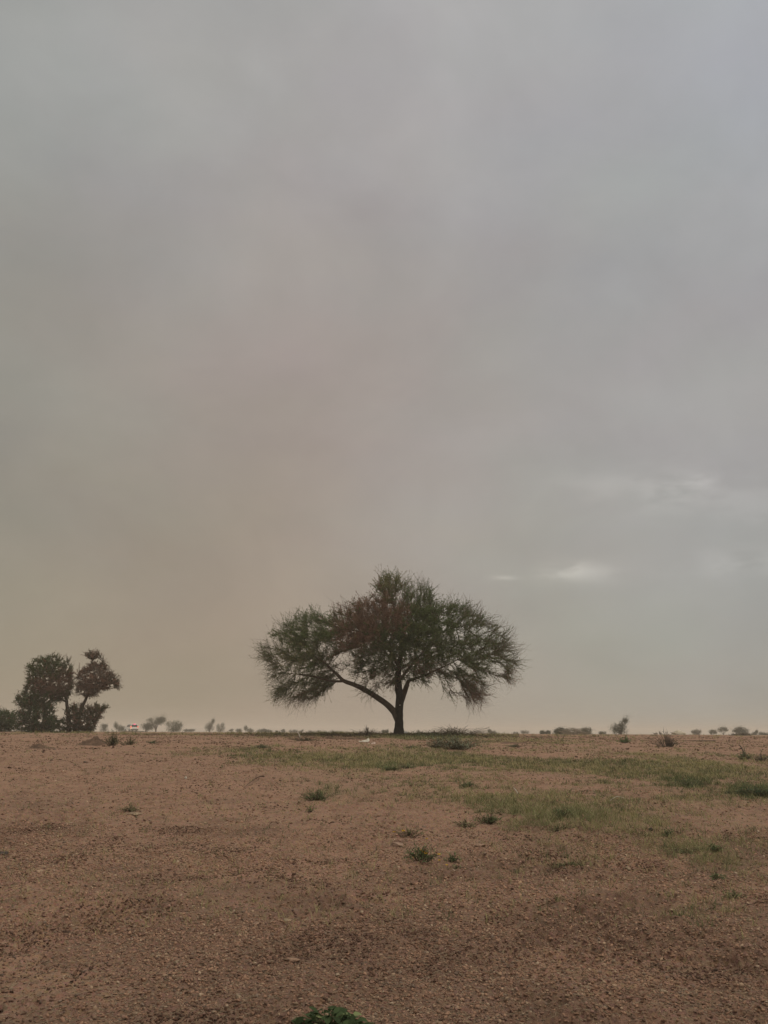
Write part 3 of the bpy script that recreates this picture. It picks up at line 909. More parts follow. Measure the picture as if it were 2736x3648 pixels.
sB = [([bB+[0, 0, -.1], cpt(975, 1080), cpt(1000, 1000), cpt(1035, 920), cpt(1065, 840), cpt(1110, 740), cpt(1150, 620), cpt(1190, 480), cpt(1210, 380), cpt(1190, 290), cpt(1180, 240)], [.16, .14, .13, .12, .11, .10, .08, .06, .035, .025, .015]),
      ([cpt(1130, 680), cpt(1220, 580, -.6), cpt(1340, 540, -.8), cpt(1450, 560, -.8)], [.07, .055, .04, .02]),
      ([cpt(1140, 640), cpt(1080, 540, .6), cpt(1020, 400, .8), cpt(1020, 290, .9)], [.05, .04, .025, .01]),
      ([cpt(1190, 470), cpt(1270, 340), cpt(1330, 260)], [.035, .025, .012])]
make_tree('thorn_tree', 'brownish thorn tree with a small tuft above its crown, right one of the leaning pair', 'tree', bB, sB, [(pB, .9, 1.7, 0), (pB2, .26, .7, 0)], LD, 1.7, 1600, .18, .27, 5, .42, 18, (.075, .027),
    zone(np.array([.075, .066, .042]), [(340, 2400, 70, 60, .5), (300, 2430, 40, 50, .4)], .30), group='pair of thorn trees at the left', centre=cpt(1230, 520), gap=0, seed=3, twig_r=.007, maxr=.03)

def bush(name, label, cat, poly, dist, depth, n_attr, col, browns=(), pb=.1, ubase=None, group=None, leaf=(.07, .026), twl=.46, seed=0, nst=4, zb=None, twn=5, step=.18, kill=.27, gap=0, leafn=15, tw_r=.006):
    p = np.array(poly)
    ub = ubase if ubase is not None else p[:, 0].mean()
    b = at(ub, 2612, dist); b[2] = ground_z(b[0], dist) if zb is None else zb
    st = []
    w = np.ptp(p[:, 0])*mpp(dist); h = np.ptp(p[:, 1])*mpp(dist)
    rr = max(.012, .03*h)
    for k in range(nst):
        a = (k-(nst-1)/2)/max(1, nst-1)
        e = b+np.array([a*w*.45, RNG.normal()*.2*depth, h*(.45-.15*abs(a))])
        m = b+(e-b)*.5+np.array([0, 0, .05*h])
        st.append(([b+[a*.08*w, 0, -.03], b+(m-b)*.5+[0, 0, .02], m, e], [rr, rr*.8, rr*.6, rr*.3]))
    return make_tree(name, label, cat, b, st, [(poly, 1.0, depth, 0)], dist, depth, n_attr, step, kill, twn, twl, leafn, leaf, zone(col, browns, pb), group=group,
                     centre=b+[0, 0, h*.3], gap=gap, seed=seed, part_names=('stem', 'stem'), sides=6, maxr=.03, twig_r=tw_r)

pC = crop2([(190, 720), (250, 730), (330, 700), (420, 750), (540, 790), (640, 820), (700, 880), (640, 960), (700, 1010), (820, 1010), (840, 1100), (820, 1195), (300, 1195), (200, 1150), (230, 1060), (230, 960), (280, 880), (240, 830), (200, 790)])
bush('bush', 'tall dark green bush filling in beneath the round topped thorn tree', 'bush', pC, LD-1.0, 1.6, 2200, np.array([.066, .088, .040]), pb=.12, seed=4, ubase=140, leaf=(.09, .034), group='bushes around the pair of thorn trees')
pD = crop2([(880, 880), (960, 830), (1050, 850), (1150, 870), (1290, 850), (1370, 860), (1330, 940), (1270, 985), (1320, 1005), (1230, 1040), (1230, 1120), (1150, 1190), (850, 1195), (850, 980)])
bush('bush', 'olive brown bush with ragged side shoots beneath the brownish tufted thorn tree', 'bush', pD, LD-.8, 1.4, 1300, np.array([.072, .072, .040]), pb=.30, seed=5, ubase=300, leaf=(.085, .032), group='bushes around the pair of thorn trees')
pE = crop2([(-260, 960), (-120, 900), (0, 930), (50, 905), (130, 935), (200, 965), (215, 1040), (200, 1170), (-260, 1175)])
bush('bush', 'low green bush cut off by the left edge of the view', 'bush', pE, LD+3, 1.8, 1200, np.array([.075, .10, .045]), pb=.05, seed=6, ubase=0, leaf=(.09, .034), group='bushes around the pair of thorn trees')

# ---- far trees and bushes: leaf clumps through an uneven crown, on a forked stem
def far_tree(name, label, cat, u0, u1, vt, vb, dist, kind='round', group='distant trees along the horizon', col=(.06, .062, .040), seed=0, dens=1.0):
    s = mpp(dist); w = (u1-u0)*s; h = (vb-vt)*s
    uc = (u0+u1)/2
    b = at(uc, vb, dist); b[2] = min(ground_z(b[0], dist), float(b[2]))
    top = float(at(uc, vt, dist)[2]); h = top-b[2]
    root = empty(name, tuple(b), label, cat, group)
    r = np.random.default_rng(500+seed)
    if kind == 'umbrella':
        lobes = [(0, 0, .74, .46, .20), (-.1, 0, .5, .3, .2)]+[(r.uniform(-.33, .33), r.uniform(-.25, .25), r.uniform(.50, .85), .26, .13) for _ in range(7)]
        stemtop = .5
    elif kind == 'open':
        lobes = [(-.3, 0, .66, .26, .18), (.27, .1, .68, .28, .17), (0, 0, .84, .36, .14)]; stemtop = .6
    elif kind == 'lean':
        lobes = [(-.2, 0, .35, .34, .30), (.08, 0, .55, .30, .26), (.30, 0, .82, .2, .18), (.05, .1, .3, .42, .26)]; stemtop = .5
    elif kind == 'peak':
        lobes = [(-.27, 0, .65, .2, .34), (0, 0, .4, .38, .32), (.25, 0, .28, .3, .26)]; stemtop = .3
    elif kind == 'flat':
        lobes = [(r.uniform(-.4, .4), r.uniform(-.2, .2), r.uniform(.4, .68), .26, .36) for _ in range(7)]; stemtop = .3
    else:
        lobes = [(0, 0, .42, .48, .42), (-.15, 0, .2, .34, .26), (.17, 0, .2, .32, .26)]+[(r.uniform(-.34, .34), r.uniform(-.25, .25), r.uniform(.25, .78), .26, .24) for _ in range(6)]; stemtop = .35
    n = int(6500*dens); C = []
    k = r.integers(0, len(lobes), n); L = np.array(lobes)[k]
    q = unit(r.normal(size=(n, 3)))*(r.random((n, 1))**.45)
    P = np.stack([L[:, 0]*w+q[:, 0]*L[:, 3]*w, L[:, 1]*w+q[:, 1]*L[:, 3]*w, L[:, 2]*h+q[:, 2]*L[:, 4]*h*1.15], -1)
    nz = fbm(P[:, 0]/max(w, .1)*6+seed, P[:, 2]/max(h, .1)*6, 1.0, 2, seed)
    sh = np.linalg.norm(q, axis=1); n2 = fbm(P[:, 0]/max(w, .1)*14+seed*3, P[:, 2]/max(h, .1)*9+P[:, 1]/max(w, .1)*9, 1.0, 2, seed+50)
    P = P[(nz > -.5) & ((sh < .62) | (n2 > -.02))]; P = P[P[:, 2] > 0.0]; n = len(P)
    P *= 1+.16*r.normal(size=(n, 1))*(r.random((n, 1)) < .35)
    P[:, 2] = np.abs(P[:, 2])
    D = unit(r.normal(size=(n, 3))+[0, 0, .5])
    ls = max(.14, .040*max(w, h))
    V, F = leaves(P, D, ls*(.6+.8*r.random(n)), ls*.42*(.6+.8*r.random(n)))
    a = Acc(); a.add(V, F, np.repeat(np.array(col)*(.7+.6*r.random((n, 1))), 4, 0)); a.build('crown', M_LEAF, root)
    a = Acc(); rr = .035*h+.02
    tops = [(l[0]*w*.8, l[1]*w*.8, l[2]*h*.9) for l in lobes[:4]]
    for (tx, ty, tz) in tops:
        f = stemtop*h*.45
        pts = np.array([[0, 0, -.1], [tx*.08, 0, f*.5], [tx*.2, ty*.2, f], [tx*.7, ty*.7, (f+tz)*.55], [tx, ty, tz]])
        sp, sr = smooth_poly(pts, [rr, rr*.8, rr*.7, rr*.45, rr*.15], 3)
        V, F = tubes(sp[None], sr[None], 6); a.add(V, F)
    a.build('trunk', M_BARK2, root, True)
    return root

FT = [
 # name, label, u0,u1,vt,vb,dist,kind
 ('bush', 'hazy bush rising just right of the pair of thorn trees', 352, 388, 2576, 2603, 240, 'round'),
 ('bush', 'hazy two humped bush left of the white car', 400, 448, 2573, 2604, 240, 'peak'),
 ('bush', 'strip of pale dry scrub hiding the wheels of the white car', 430, 525, 2607, 2611, 180, 'flat'),
 ('bush', 'low dark bush between the white car and the flat topped acacia', 490, 548, 2574, 2605, 225, 'flat'),
 ('acacia_tree', 'flat topped acacia near the white car, tallest of the distant trees at left', 524, 586, 2550, 2606, 220, 'umbrella'),
 ('bush', 'big round bush right of the flat topped acacia', 586, 648, 2566, 2606, 205, 'round'),
 ('bush', 'faint low bush behind the big round bush', 648, 690, 2597, 2608, 320, 'flat'),
 ('distant_tree', 'leaning narrow tree with a raised right tip, left of a rounder tree', 728, 764, 2560, 2608, 260, 'lean'),
 ('distant_tree', 'small round tree right of the leaning narrow tree', 768, 802, 2574, 2608, 265, 'round'),
 ('bush', 'faint tiny bush right of the leaning tree and its neighbour', 815, 832, 2597, 2610, 330, 'umbrella'),
 ('bush', 'small flat bush left of the bush with a pointed left end', 837, 862, 2596, 2610, 300, 'flat'),
 ('bush', 'bush with a pointed left end on the horizon', 866, 904, 2585, 2611, 280, 'peak'),
 ('bush', 'long low flat bush on the horizon left of the lone thorn tree', 912, 972, 2597, 2612, 300, 'flat'),
 ('bush', 'tiny dark bush between the long flat bush and a small round one', 981, 993, 2603, 2612, 250, 'round'),
 ('bush', 'small round bush below the left tip of the lone thorn tree', 1000, 1018, 2596, 2613, 300, 'round'),
 ('bush', 'low bush left of the white stake', 1030, 1058, 2600, 2614, 320, 'flat'),
 ('bush', 'low bush with a raised right end just behind the white stake', 1060, 1082, 2600, 2614, 320, 'lean'),
 ('bush', 'faint low bush right of the white stake', 1100, 1124, 2602, 2615, 340, 'flat'),
 ('bush', 'faint uneven bush below the left limb of the lone thorn tree', 1128, 1160, 2602, 2615, 340, 'peak'),
 ('bush', 'tiny pointed dark bush, left of two specks left of the trunk', 1183, 1192, 2603, 2616, 260, 'peak'),
 ('bush', 'tiny dark bush, right of two specks left of the trunk', 1209, 1220, 2603, 2616, 260, 'round'),
 ('bush', 'faint small bush directly left of the lone tree trunk', 1362, 1384, 2598, 2616, 200, 'round'),
 ('bush', 'faint small bush right of the white bag at the trunk', 1487, 1503, 2601, 2617, 300, 'round'),
 ('distant_tree', 'small flat tree on the horizon right of the big weedy shrub', 1735, 1771, 2596, 2618, 260, 'peak'),
 ('bush', 'faint bush on the horizon beneath the right side of the lone tree crown', 1829, 1848, 2606, 2619, 330, 'flat'),
 ('bush', 'small bush on the horizon right below the crown tip of the lone tree', 1857, 1886, 2602, 2620, 300, 'flat'),
 ('bush', 'low olive bush left of the brush pile', 1928, 1960, 2603, 2621, 160, 'flat'),
 ('bush', 'dark rounded bush at the left of the brush pile', 1968, 2030, 2586, 2622, 120, 'round'),
 ('bush', 'dark domed bush right of the brush pile', 2072, 2111, 2586, 2622, 150, 'round'),
 ('bush', 'small low bush left of the tall ragged tree', 2134, 2158, 2606, 2622, 200, 'flat'),
 ('distant_tree', 'tall ragged tree leaning right, most prominent on the right horizon', 2176, 2246, 2556, 2622, 130, 'lean'),
 ('bush', 'small bush left of the pale rubble heap', 2330, 2344, 2608, 2624, 240, 'round'),
 ('bush', 'tiny dark bush nearest the pale rubble heap', 2349, 2360, 2606, 2624, 240, 'peak'),
 ('bush', 'grey green bush right of the pale rubble heap', 2467, 2500, 2597, 2624, 200, 'round'),
 ('distant_tree', 'small hump crowned tree left of the open lollipop tree', 2522, 2554, 2598, 2625, 230, 'umbrella'),
 ('distant_tree', 'small open crowned tree with a clear thin trunk', 2559, 2598, 2589, 2625, 240, 'open'),
 ('acacia_tree', 'layered dark acacia, widest tree near the right edge', 2614, 2670, 2587, 2628, 200, 'umbrella'),
 ('bush', 'pale scrubby bush in front of the layered dark acacia', 2602, 2680, 2613, 2634, 90, 'flat'),
 ('distant_tree', 'slanted small tree right of the layered dark acacia', 2676, 2703, 2602, 2628, 220, 'lean'),
 ('bush', 'grey bush cut off by the right edge of the view', 2704, 2760, 2604, 2629, 200, 'round'),
]
for i, (nm, lb, u0, u1, vt, vb, dd, kd) in enumerate(FT):
    col = (.058, .072, .030) if i % 3 else (.044, .058, .025)
    if 'pale' in lb: col = (.14, .12, .08)
    far_tree(nm, lb, 'tree' if 'tree' in nm else 'bush', u0, u1, vt, vb, dd, kd, col=col, seed=i, dens=.35+.65*min(1, (u1-u0)/50))

# ------------------------------------------------------------------ weeds and shrubs of the plain
def weed(name, label, cat, u, v, wpx, hpx, n, col, group=None, leafs=(.03, .012), leafn=8, bare=.0, seed=0, stem_col=(.12, .095, .06), up=1.0, flowers=0, stemr=None, fmat=None, flat=.6):
    p = gpt(u, v); d = p[1]; s = mpp(d)
    if name in ('weed', 'grass_tuft', 'flowering_weed'): wpx, hpx = wpx*1.25, hpx*.72
    W = wpx*s*.5; H = hpx*s
    root = empty(name, tuple(p), label, cat, group)
    r = np.random.default_rng(900+seed)
    az = r.random(n)*6.283; q = np.minimum(np.abs(r.normal(size=n))*.72+.06, 1.25); az = az+.5*np.sin(az*3+seed)
    lob = np.clip(1+1.5*vnoise(np.cos(az)*1.7+seed*3.7, np.sin(az)*1.7+q, seed), .35, 1.6)
    K = 6
    b0 = np.stack([np.cos(az)*q*W*.35, np.sin(az)*q*W*.35*flat, np.zeros(n)-.01], -1)
    # follow the ground a little so that wide clumps rest on it
    hx = np.array([ground_z(p[0]+x, p[1]+y)-p[2] for x, y in b0[:, :2]]); b0[:, 2] += hx+.012
    tip = np.stack([np.cos(az)*q*W*lob**.4, np.sin(az)*q*W*flat, H*(.2+.9*r.random(n))*(1-.3*np.minimum(q, 1))*up*lob], -1)
    P = np.empty((n, K, 3))
    for k in range(K):
        t = k/(K-1)
        P[:, k] = b0*(1-t)+tip*t; P[:, k, 2] += hx*t
        P[:, k, 2] += H*.16*math.sin(math.pi*t)
        P[:, k] += r.normal(size=(n, 3))*H*.035*(0 < k < K)
    R = (stemr or max(.0012, .00013*d))*np.linspace(1.5, .5, K)[None]*np.ones((n, 1))
    V, F = tubes(P, R, 3)
    a = Acc(); a.add(V, F, np.array(stem_col)*.8); a.build('stems', M_GRASS, root)
    m = int(n*leafn*.55)
    if m:
        si = r.integers(0, n, m); t = .15+.85*r.random(m); kf = t*(K-1); k0 = np.minimum(kf.astype(int), K-2); fr = (kf-k0)[:, None]
        LP = P[si, k0]*(1-fr)+P[si, k0+1]*fr
        keep = r.random(m) > bare; LP = LP[keep]; m = len(LP); td = unit(P[si[keep], K-1]-P[si[keep], 0])
        LD_ = unit(td*.5+r.normal(size=(m, 3))*.8+[0, 0, .25])
        sc = max(.72, d/16)
        V, F = leaves(LP, LD_, leafs[0]*sc*(.6+.8*r.random(m)), leafs[1]*sc*(.6+.8*r.random(m)))
        a = Acc(); a.add(V, F, np.repeat(np.where(r.random((m, 1)) < .28, np.array([[.20, .165, .095]]), np.array(col)*1.9+.015)*(.5+1.0*r.random((m, 1))), 4, 0)); a.build('leaves', M_LEAF, root)
    for k in range(flowers):
        i = r.integers(0, n)
        a = Acc(); fv, ff = ico(1)
        c = P[i, -1]+[0, 0, .006]
        # a ring of petals round a button
        th = np.linspace(0, 6.283, 9)[:-1]
        pet = np.stack([np.cos(th), np.sin(th), .25+0*th], -1)
        Vp, Fp = leaves(np.repeat(c[None], 8, 0), unit(pet), np.full(8, .018), np.full(8, .013))
        a.add(Vp, Fp)
        a.build('flower', fmat, root)
    return root

M_YEL = plain('yellow petals', (.62, .38, .03), .15, 20, .7)
GR = np.array([.082, .108, .046]); OL = np.array([.115, .115, .055]); GY = np.array([.13, .14, .092]); DK = np.array([.066, .082, .042]); BRN = np.array([.11, .085, .058])
gw = 'weed clumps on the plain'
WEEDS = [
 # name,label,u,v,w,h,n,col,kw
 ('shrub', 'wide grey green weedy shrub on the ground right of the lone tree', 1625, 2670, 185, 52, 230, GY, dict(leafn=14, leafs=(.035, .016))),
 ('shrub', 'dark tangled shrub joined to the left of the wide grey green shrub', 1560, 2667, 90, 38, 80, np.array([.065, .062, .045]), dict(leafn=9)),
 ('dry_shrub', 'dry wispy shrub on the rise left of the lone tree trunk', 1312, 2624, 100, 28, 110, BRN, dict(leafn=3, stem_col=(.13, .10, .07))),
 ('dry_shrub', 'tall dry grass hummock behind the wide grey green shrub', 1625, 2624, 190, 32, 220, np.array([.15, .125, .08]), dict(leafn=2, stem_col=(.19, .155, .10))),
 ('dry_shrub', 'dry bush with a few stalks right of the trunk', 1555, 2622, 90, 20, 70, np.array([.13, .10, .07]), dict(leafn=2, stem_col=(.15, .115, .08))),
 ('shrub', 'dark green shrub beside the brown soil mound', 400, 2660, 66, 60, 90, DK, dict(leafn=7)),
 ('shrub', 'loose olive bush trailing right of the dark green shrub by the mound', 460, 2660, 75, 30, 60, OL, dict(leafn=5)),
 ('thorn_bush', 'bare grey thorn bush with spreading sticks below the pale rubble heap', 2378, 2662, 130, 42, 80, BRN, dict(leafn=2.5, bare=.3, stem_col=(.16, .13, .10), stemr=.005, up=1.1)),
 ('shrub', 'small bright green plant left of the bare thorn bush', 2228, 2650, 46, 17, 60, np.array([.08, .125, .05]), dict(leafn=12)),
 ('shrub', 'dark shrub with one tall bent dead stick near the right edge', 2650, 2698, 62, 30, 80, DK*1.4, dict(leafn=7)),
 ('dry_shrub', 'brown grey scrub at the right edge beside the shrub with a stick', 2715, 2702, 80, 24, 70, np.array([.12, .10, .075]), dict(leafn=5, stem_col=(.14, .115, .085))),
 ('weed', 'small dark weed right of the loose olive bush', 545, 2652, 34, 10, 40, DK, dict(leafn=8)),
 ('weed', 'long dark flat weed right of the middle of the left plain', 925, 2665, 80, 13, 80, DK, dict(leafn=7)),
 ('weed', 'low dark weed at the foot of the white stake', 1085, 2641, 80, 16, 90, np.array([.08, .07, .045]), dict(leafn=6)),
 ('weed', 'flat little weed left of the wide grey green shrub', 1465, 2667, 50, 9, 40, DK, dict(leafn=6)),
 ('weed', 'low brown green weed right of the wide grey green shrub', 1835, 2662, 60, 14, 60, np.array([.08, .078, .048]), dict(leafn=6)),
 ('weed', 'dark green weed clump on the front edge of the grass band', 1390, 2738, 60, 22, 70, GR, dict(leafn=9)),
 ('weed', 'dark green weed clump just right of another on the grass band edge', 1455, 2733, 50, 16, 55, GR, dict(leafn=8)),
 ('weed', 'leafy green weed patch right of the fallen dead branch', 1130, 2808, 100, 50, 130, GR, dict(leafn=9)),
 ('weed', 'round green weed clump below the middle of the grass band', 1670, 2798, 60, 26, 60, GR, dict(leafn=9)),
 ('weed', 'bushy green weed clump above the yellow flowered plant, at its right', 1745, 2925, 90, 44, 110, GR, dict(leafn=8)),
 ('grass_tuft', 'yellowish grass tuft directly left of the bushy green weed clump', 1660, 2940, 90, 42, 90, OL*1.3, dict(leafn=3)),
 ('weed', 'green weed clump leaning right, near the middle right of the plain', 2000, 2918, 70, 50, 70, GR, dict(leafn=7)),
 ('weed', 'spiky grass tuft with pale stalks left of the round dung ball', 1985, 2960, 60, 40, 45, OL*1.2, dict(leafn=3)),
 ('weed', 'dark green clump on the right part of the grass', 2455, 2797, 90, 34, 110, DK, dict(leafn=9)),
 ('weed', 'large deep green weed patch at the right edge', 2690, 2838, 170, 44, 190, np.array([.05, .078, .04]), dict(leafn=10)),
 ('weed', 'upright small weed right of the round dung ball', 2380, 2970, 34, 38, 35, GR, dict(leafn=8)),
 ('grass_tuft', 'bright green grass tuft among coarse stones at right', 2545, 3058, 60, 36, 60, np.array([.085, .11, .045]), dict(leafn=4)),
 ('grass_tuft', 'flattened green grass tuft left of the bright green tuft', 2450, 3058, 110, 20, 60, OL, dict(leafn=4)),
 ('grass_tuft', 'small dark grass tuft below the bright green tuft', 2555, 3140, 42, 24, 50, GR, dict(leafn=5)),
 ('grass_tuft', 'trailing pale green tuft near the lower right edge', 2620, 3205, 90, 22, 50, OL, dict(leafn=4)),
 ('grass_tuft', 'flat thin grass tuft in the middle of the bare foreground', 2030, 3078, 110, 18, 70, OL*.9, dict(leafn=3)),
 ('weed', 'olive weed growing over the flat stone at left', 465, 2885, 70, 30, 70, OL, dict(leafn=5)),
 ('weed', 'small pale green weed below the leafy green patch', 1107, 2885, 30, 34, 30, np.array([.14, .15, .06]), dict(leafn=6)),
 ('weed', 'thin green weed right of the yellow flowered plant', 1612, 3050, 44, 26, 45, GR, dict(leafn=6)),
 ('weed', 'faint weed below the yellow flowered plant', 1630, 3085, 80, 20, 30, OL, dict(leafn=4)),
 ('flowering_weed', 'green plant with yellow flowers, in front of the grass', 1500, 3058, 105, 58, 100, np.array([.07, .10, .04]), dict(leafn=9, flowers=7, fmat=M_YEL)),
 ('flowering_weed', 'thin olive plant with a few yellow flowers behind the greener flowering one', 1455, 2965, 100, 50, 60, OL*1.1, dict(leafn=4, flowers=4, fmat=M_YEL)),
]
for i, (nm, lb, u, v, w, h, n, c, kw) in enumerate(WEEDS):
    cat = {'shrub': 'shrub', 'dry_shrub': 'dry shrub', 'thorn_bush': 'thorn bush', 'weed': 'weed', 'grass_tuft': 'grass tuft', 'flowering_weed': 'flowering weed'}[nm]
    weed(nm, lb, cat, u, v, w, h, n, c, group=gw if nm in ('weed', 'grass_tuft') else None, seed=i, **kw)

# fallen petals / single blooms low on the soil
for k, (u, v) in enumerate([(1520, 2985), (1565, 3053), (1592, 3078)]):
    p = gpt(u, v); th = np.linspace(0, 6.283, 9)[:-1]
    a = Acc(); Vp, Fp = leaves(np.repeat(np.array([[0, 0, .028]]), 8, 0), unit(np.stack([np.cos(th), np.sin(th), .3+0*th], -1)), np.full(8, .013), np.full(8, .010)); a.add(Vp, Fp)
    V, F = tubes(np.array([[[0, 0, 0], [.003, 0, .015], [0, 0, .028]]]), np.full((1, 3), .0015), 4); 
    root = empty('flower', tuple(p), ['single yellow flower above the yellow flowered plant', 'single yellow flower just right of the yellow flowered plant', 'single yellow flower lowest, right below the flowered plant'][k], 'flower', 'single yellow flowers')
    a.build('petals', M_YEL, root)
    a = Acc(); a.add(V, F, GR); a.build('stalk', M_GRASS, root)

# broad leaved plant at the very front
def broad_plant():
    p = gpt(1175, 3652)
    root = empty('broad_leaved_plant', tuple(p), 'bright green broad leaved plant at the bottom edge of the view', 'plant')
    al, ast = Acc(), Acc(); r = np.random.default_rng(5)
    K = 6
    for i in range(100):
        az = r.random()*6.283; q = r.random()**.55
        e = np.array([math.cos(az)*q*.135, math.sin(az)*q*.11, .075*(1-.6*q*q)+r.normal()*.010])
        m = np.array([e[0]*.45, e[1]*.45, e[2]*.75])
        V, F = tubes(np.array([[[0, 0, 0], m, e]]), np.array([[.003, .002, .0015]]), 5); ast.add(V, F, np.array([.12, .13, .06]))
        L = .030+.022*r.random(); W = L*(.62+.2*r.random())
        d = unit(np.array([math.cos(az+r.normal()*.5), math.sin(az+r.normal()*.5), .15+r.normal()*.3])); s = unit(np.cross(d, [0, 0, 1.])+r.normal(size=3)*.25); nn = np.cross(s, d)
        ts = np.linspace(0, 1, K); wd = W*.5*np.sin(np.pi*np.clip(ts*.93+.04, 0, 1))**.65
        mid = e+d[None]*(ts*L)[:, None]-nn[None]*(ts**2*L*.25)[:, None]
        up = nn*(W*.16)
        V = np.stack([mid-s*wd[:, None]+up*(wd/W*2)[:, None], mid, mid+s*wd[:, None]+up*(wd/W*2)[:, None]], 1).reshape(-1, 3)
        idx = np.arange(K*3).reshape(K, 3)
        F = np.concatenate([np.stack([idx[:-1, j], idx[:-1, j+1], idx[1:, j+1], idx[1:, j]], -1) for j in (0, 1)])
        c = np.array([.068, .098, .040])*(.5+.7*r.random()) if r.random() > .1 else np.array([.24, .28, .12])
        al.add(V, F, c)
    ast.build('stems', M_GRASS, root); al.build('leaves', M_LEAF, root, True)
broad_plant()

# ------------------------------------------------------------------ stones, mounds, debris
def stone(name, label, cat, u, v, wpx, hpx, mat, group=None, seed=0, sub=3, flat=1.0, depth=1.0, jag=.6, sink=.5):
    p = gpt(u, v); s = mpp(p[1]); r = np.random.default_rng(70+seed)
    V, F = ico(sub)
    k = r.normal(size=(13, 3)); k = unit(k)
    for q in k:                       # knock flats off it
        dd = V@q; lim = .42+.35*r.random(); V = V-np.maximum(dd-lim, 0)[:, None]*q*.85
    V = V*(1+jag*.35*vnoise(V[:, 0]*2.5+seed, V[:, 1]*2.5+V[:, 2]*2, seed)[:, None])
    W, H = wpx*s*.5, max(hpx*s, .004)*.62
    V = V*[W, W*depth, H*flat]+[0, 0, H*(1-sink)]
    me = mesh_from(name, V, F, None, False); o = obj(name, me, mat, None, tuple(p))
    o.rotation_euler = (0, 0, 0)
    return tag(o, label, cat, group)
gs = 'loose stones on the bare ground'
M_ROCKP = plain('reddish tan stone', (.31, .20, .135), .35, 22, .95, .9, bscale=60)
M_ROCKY = plain('buff stone', (.34, .25, .165), .35, 22, .95, .9, bscale=60)
ST = [
 ('large pinkish tan rock left of the yellow flowered plant', 1364, 2990, 42, 22, M_ROCKP),
 ('flat tan rock half buried right beside the large pinkish rock', 1415, 3000, 60, 20, M_ROCK),
 ('small tan stone behind the yellow flowers', 1560, 2966, 20, 12, M_ROCK),
 ('long pale stone in front of the coarse patch at right', 2180, 3070, 44, 18, M_ROCKP),
 ('rounded pale stone right end of a short row at right', 2232, 3086, 30, 22, M_ROCKY),
 ('low tan stone just below the bushy green weed clump and yellowish grass tuft', 1705, 3005, 48, 20, M_ROCKP),
 ('flat greyish slab stone in the left foreground gravel', 1022, 3272, 46, 15, M_ROCKY),
 ('flat pinkish slab left of the greyish slab', 912, 3290, 30, 12, M_ROCKP),
 ('flat orange pink slab in the lower middle foreground', 1035, 3412, 60, 16, M_ROCKP),
 ('small ochre pebble right above the dark hollow', 1174, 3540, 15, 10, M_ROCKY),
 ('ochre pebble left of a pinkish one in the lower left gravel', 630, 3418, 24, 16, M_ROCKY),
 ('rounded ochre stone at lower left among coarse gravel', 850, 3535, 26, 18, M_ROCKY),
 ('tan slab lying in the lower right foreground', 2360, 3518, 36, 14, M_ROCKY),
 ('pale stone lowest right of centre in the foreground', 1600, 3495, 20, 14, M_ROCKY),
 ('dark stone at the left edge of the foreground', 12, 3042, 34, 14, M_ROCKD),
 ('little pale stone on the left plain near the dead branch', 1065, 2842, 14, 9, M_ROCKY),
 ('reddish upright stone in the middle right foreground', 2130, 3290, 26, 20, M_ROCKP),
 ('small reddish stone below the heap of coarse grains', 1790, 3142, 14, 16, M_ROCKP),
 ('small dark stone on the left plain under the round bush', 305, 2716, 20, 6, M_ROCKD),
]
for i, (lb, u, v, w, h, m) in enumerate(ST):
    stone('stone', lb, 'stone', u, v, w, h, m, gs, seed=i, depth=.8+.3*(i % 2))
stone('white_fragment', 'small pale flat fragment lying on the left plain', 'fragment', 661, 2772, 17, 10, M_PALE, seed=31, depth=.7)
stone('flat_stone', 'flat buff stone lying under the olive weed at left', 'stone', 478, 2902, 62, 15, M_ROCKY, gs, seed=32, depth=.5)
stone('dung_ball', 'round dark dung ball on the soil at the right', 'dung', 2320, 2957, 18, 16, M_ROCKD, seed=33, jag=.1)
def mound(label, u, v, wpx, hpx, dep, seed=0, rough=1.0):
    p = gpt(u, v); sc = mpp(p[1]); W = wpx*sc; H = hpx*sc
    nx, ny = 70, 36
    A, B = np.meshgrid(np.linspace(-1, 1, nx), np.linspace(-1, 1, ny))
    rr = np.sqrt(A*A+B*B)+.18*fbm(A*2+seed*3.1, B*2, 1.0, 3, seed)
    prof = np.exp(-(rr*1.75)**2)*np.clip(1.25-rr, 0, 1)
    X = A*W*.62; Y = B*dep
    Z = H*1.0*prof*(1+rough*.35*fbm(A*3+seed, B*3, .9, 4, seed+9)) - .05
    Z += .55*H*prof*(np.abs(vnoise(A*11, B*7, seed+3))+np.abs(vnoise(A*23, B*14, seed+4)))
    Z += hfull(X.ravel()+p[0], Y.ravel()+p[1]).reshape(A.shape)-p[2]
    V = np.stack([X, Y, Z], -1).reshape(-1, 3)
    idx = np.arange(nx*ny).reshape(ny, nx)
    F = np.stack([idx[:-1, :-1], idx[:-1, 1:], idx[1:, 1:], idx[1:, :-1]], -1).reshape(-1, 4)
    o = obj('soil_mound', mesh_from('soil_mound', V, F, None, True), M_SOILDARK, None, tuple(p))
    tag(o, label, 'soil mound', 'soil mounds')
mound('small brown soil mound left of the dark green shrub', 335, 2658, 120, 26, .9, 1)
mound('low ragged soil heap on the plain below the left trees', 145, 2668, 150, 12, .7, 2, 2.2)
stone('dark_stone', 'dark flat stone touching the base of the lone tree trunk', 'stone', 1448, 2616, 20, 8, M_ROCKD, seed=36)
stone('dark_clod', 'dark soil clod at the left base of the lone tree trunk', 'soil clod', 1399, 2616, 16, 6, M_SOILDARK, seed=37)

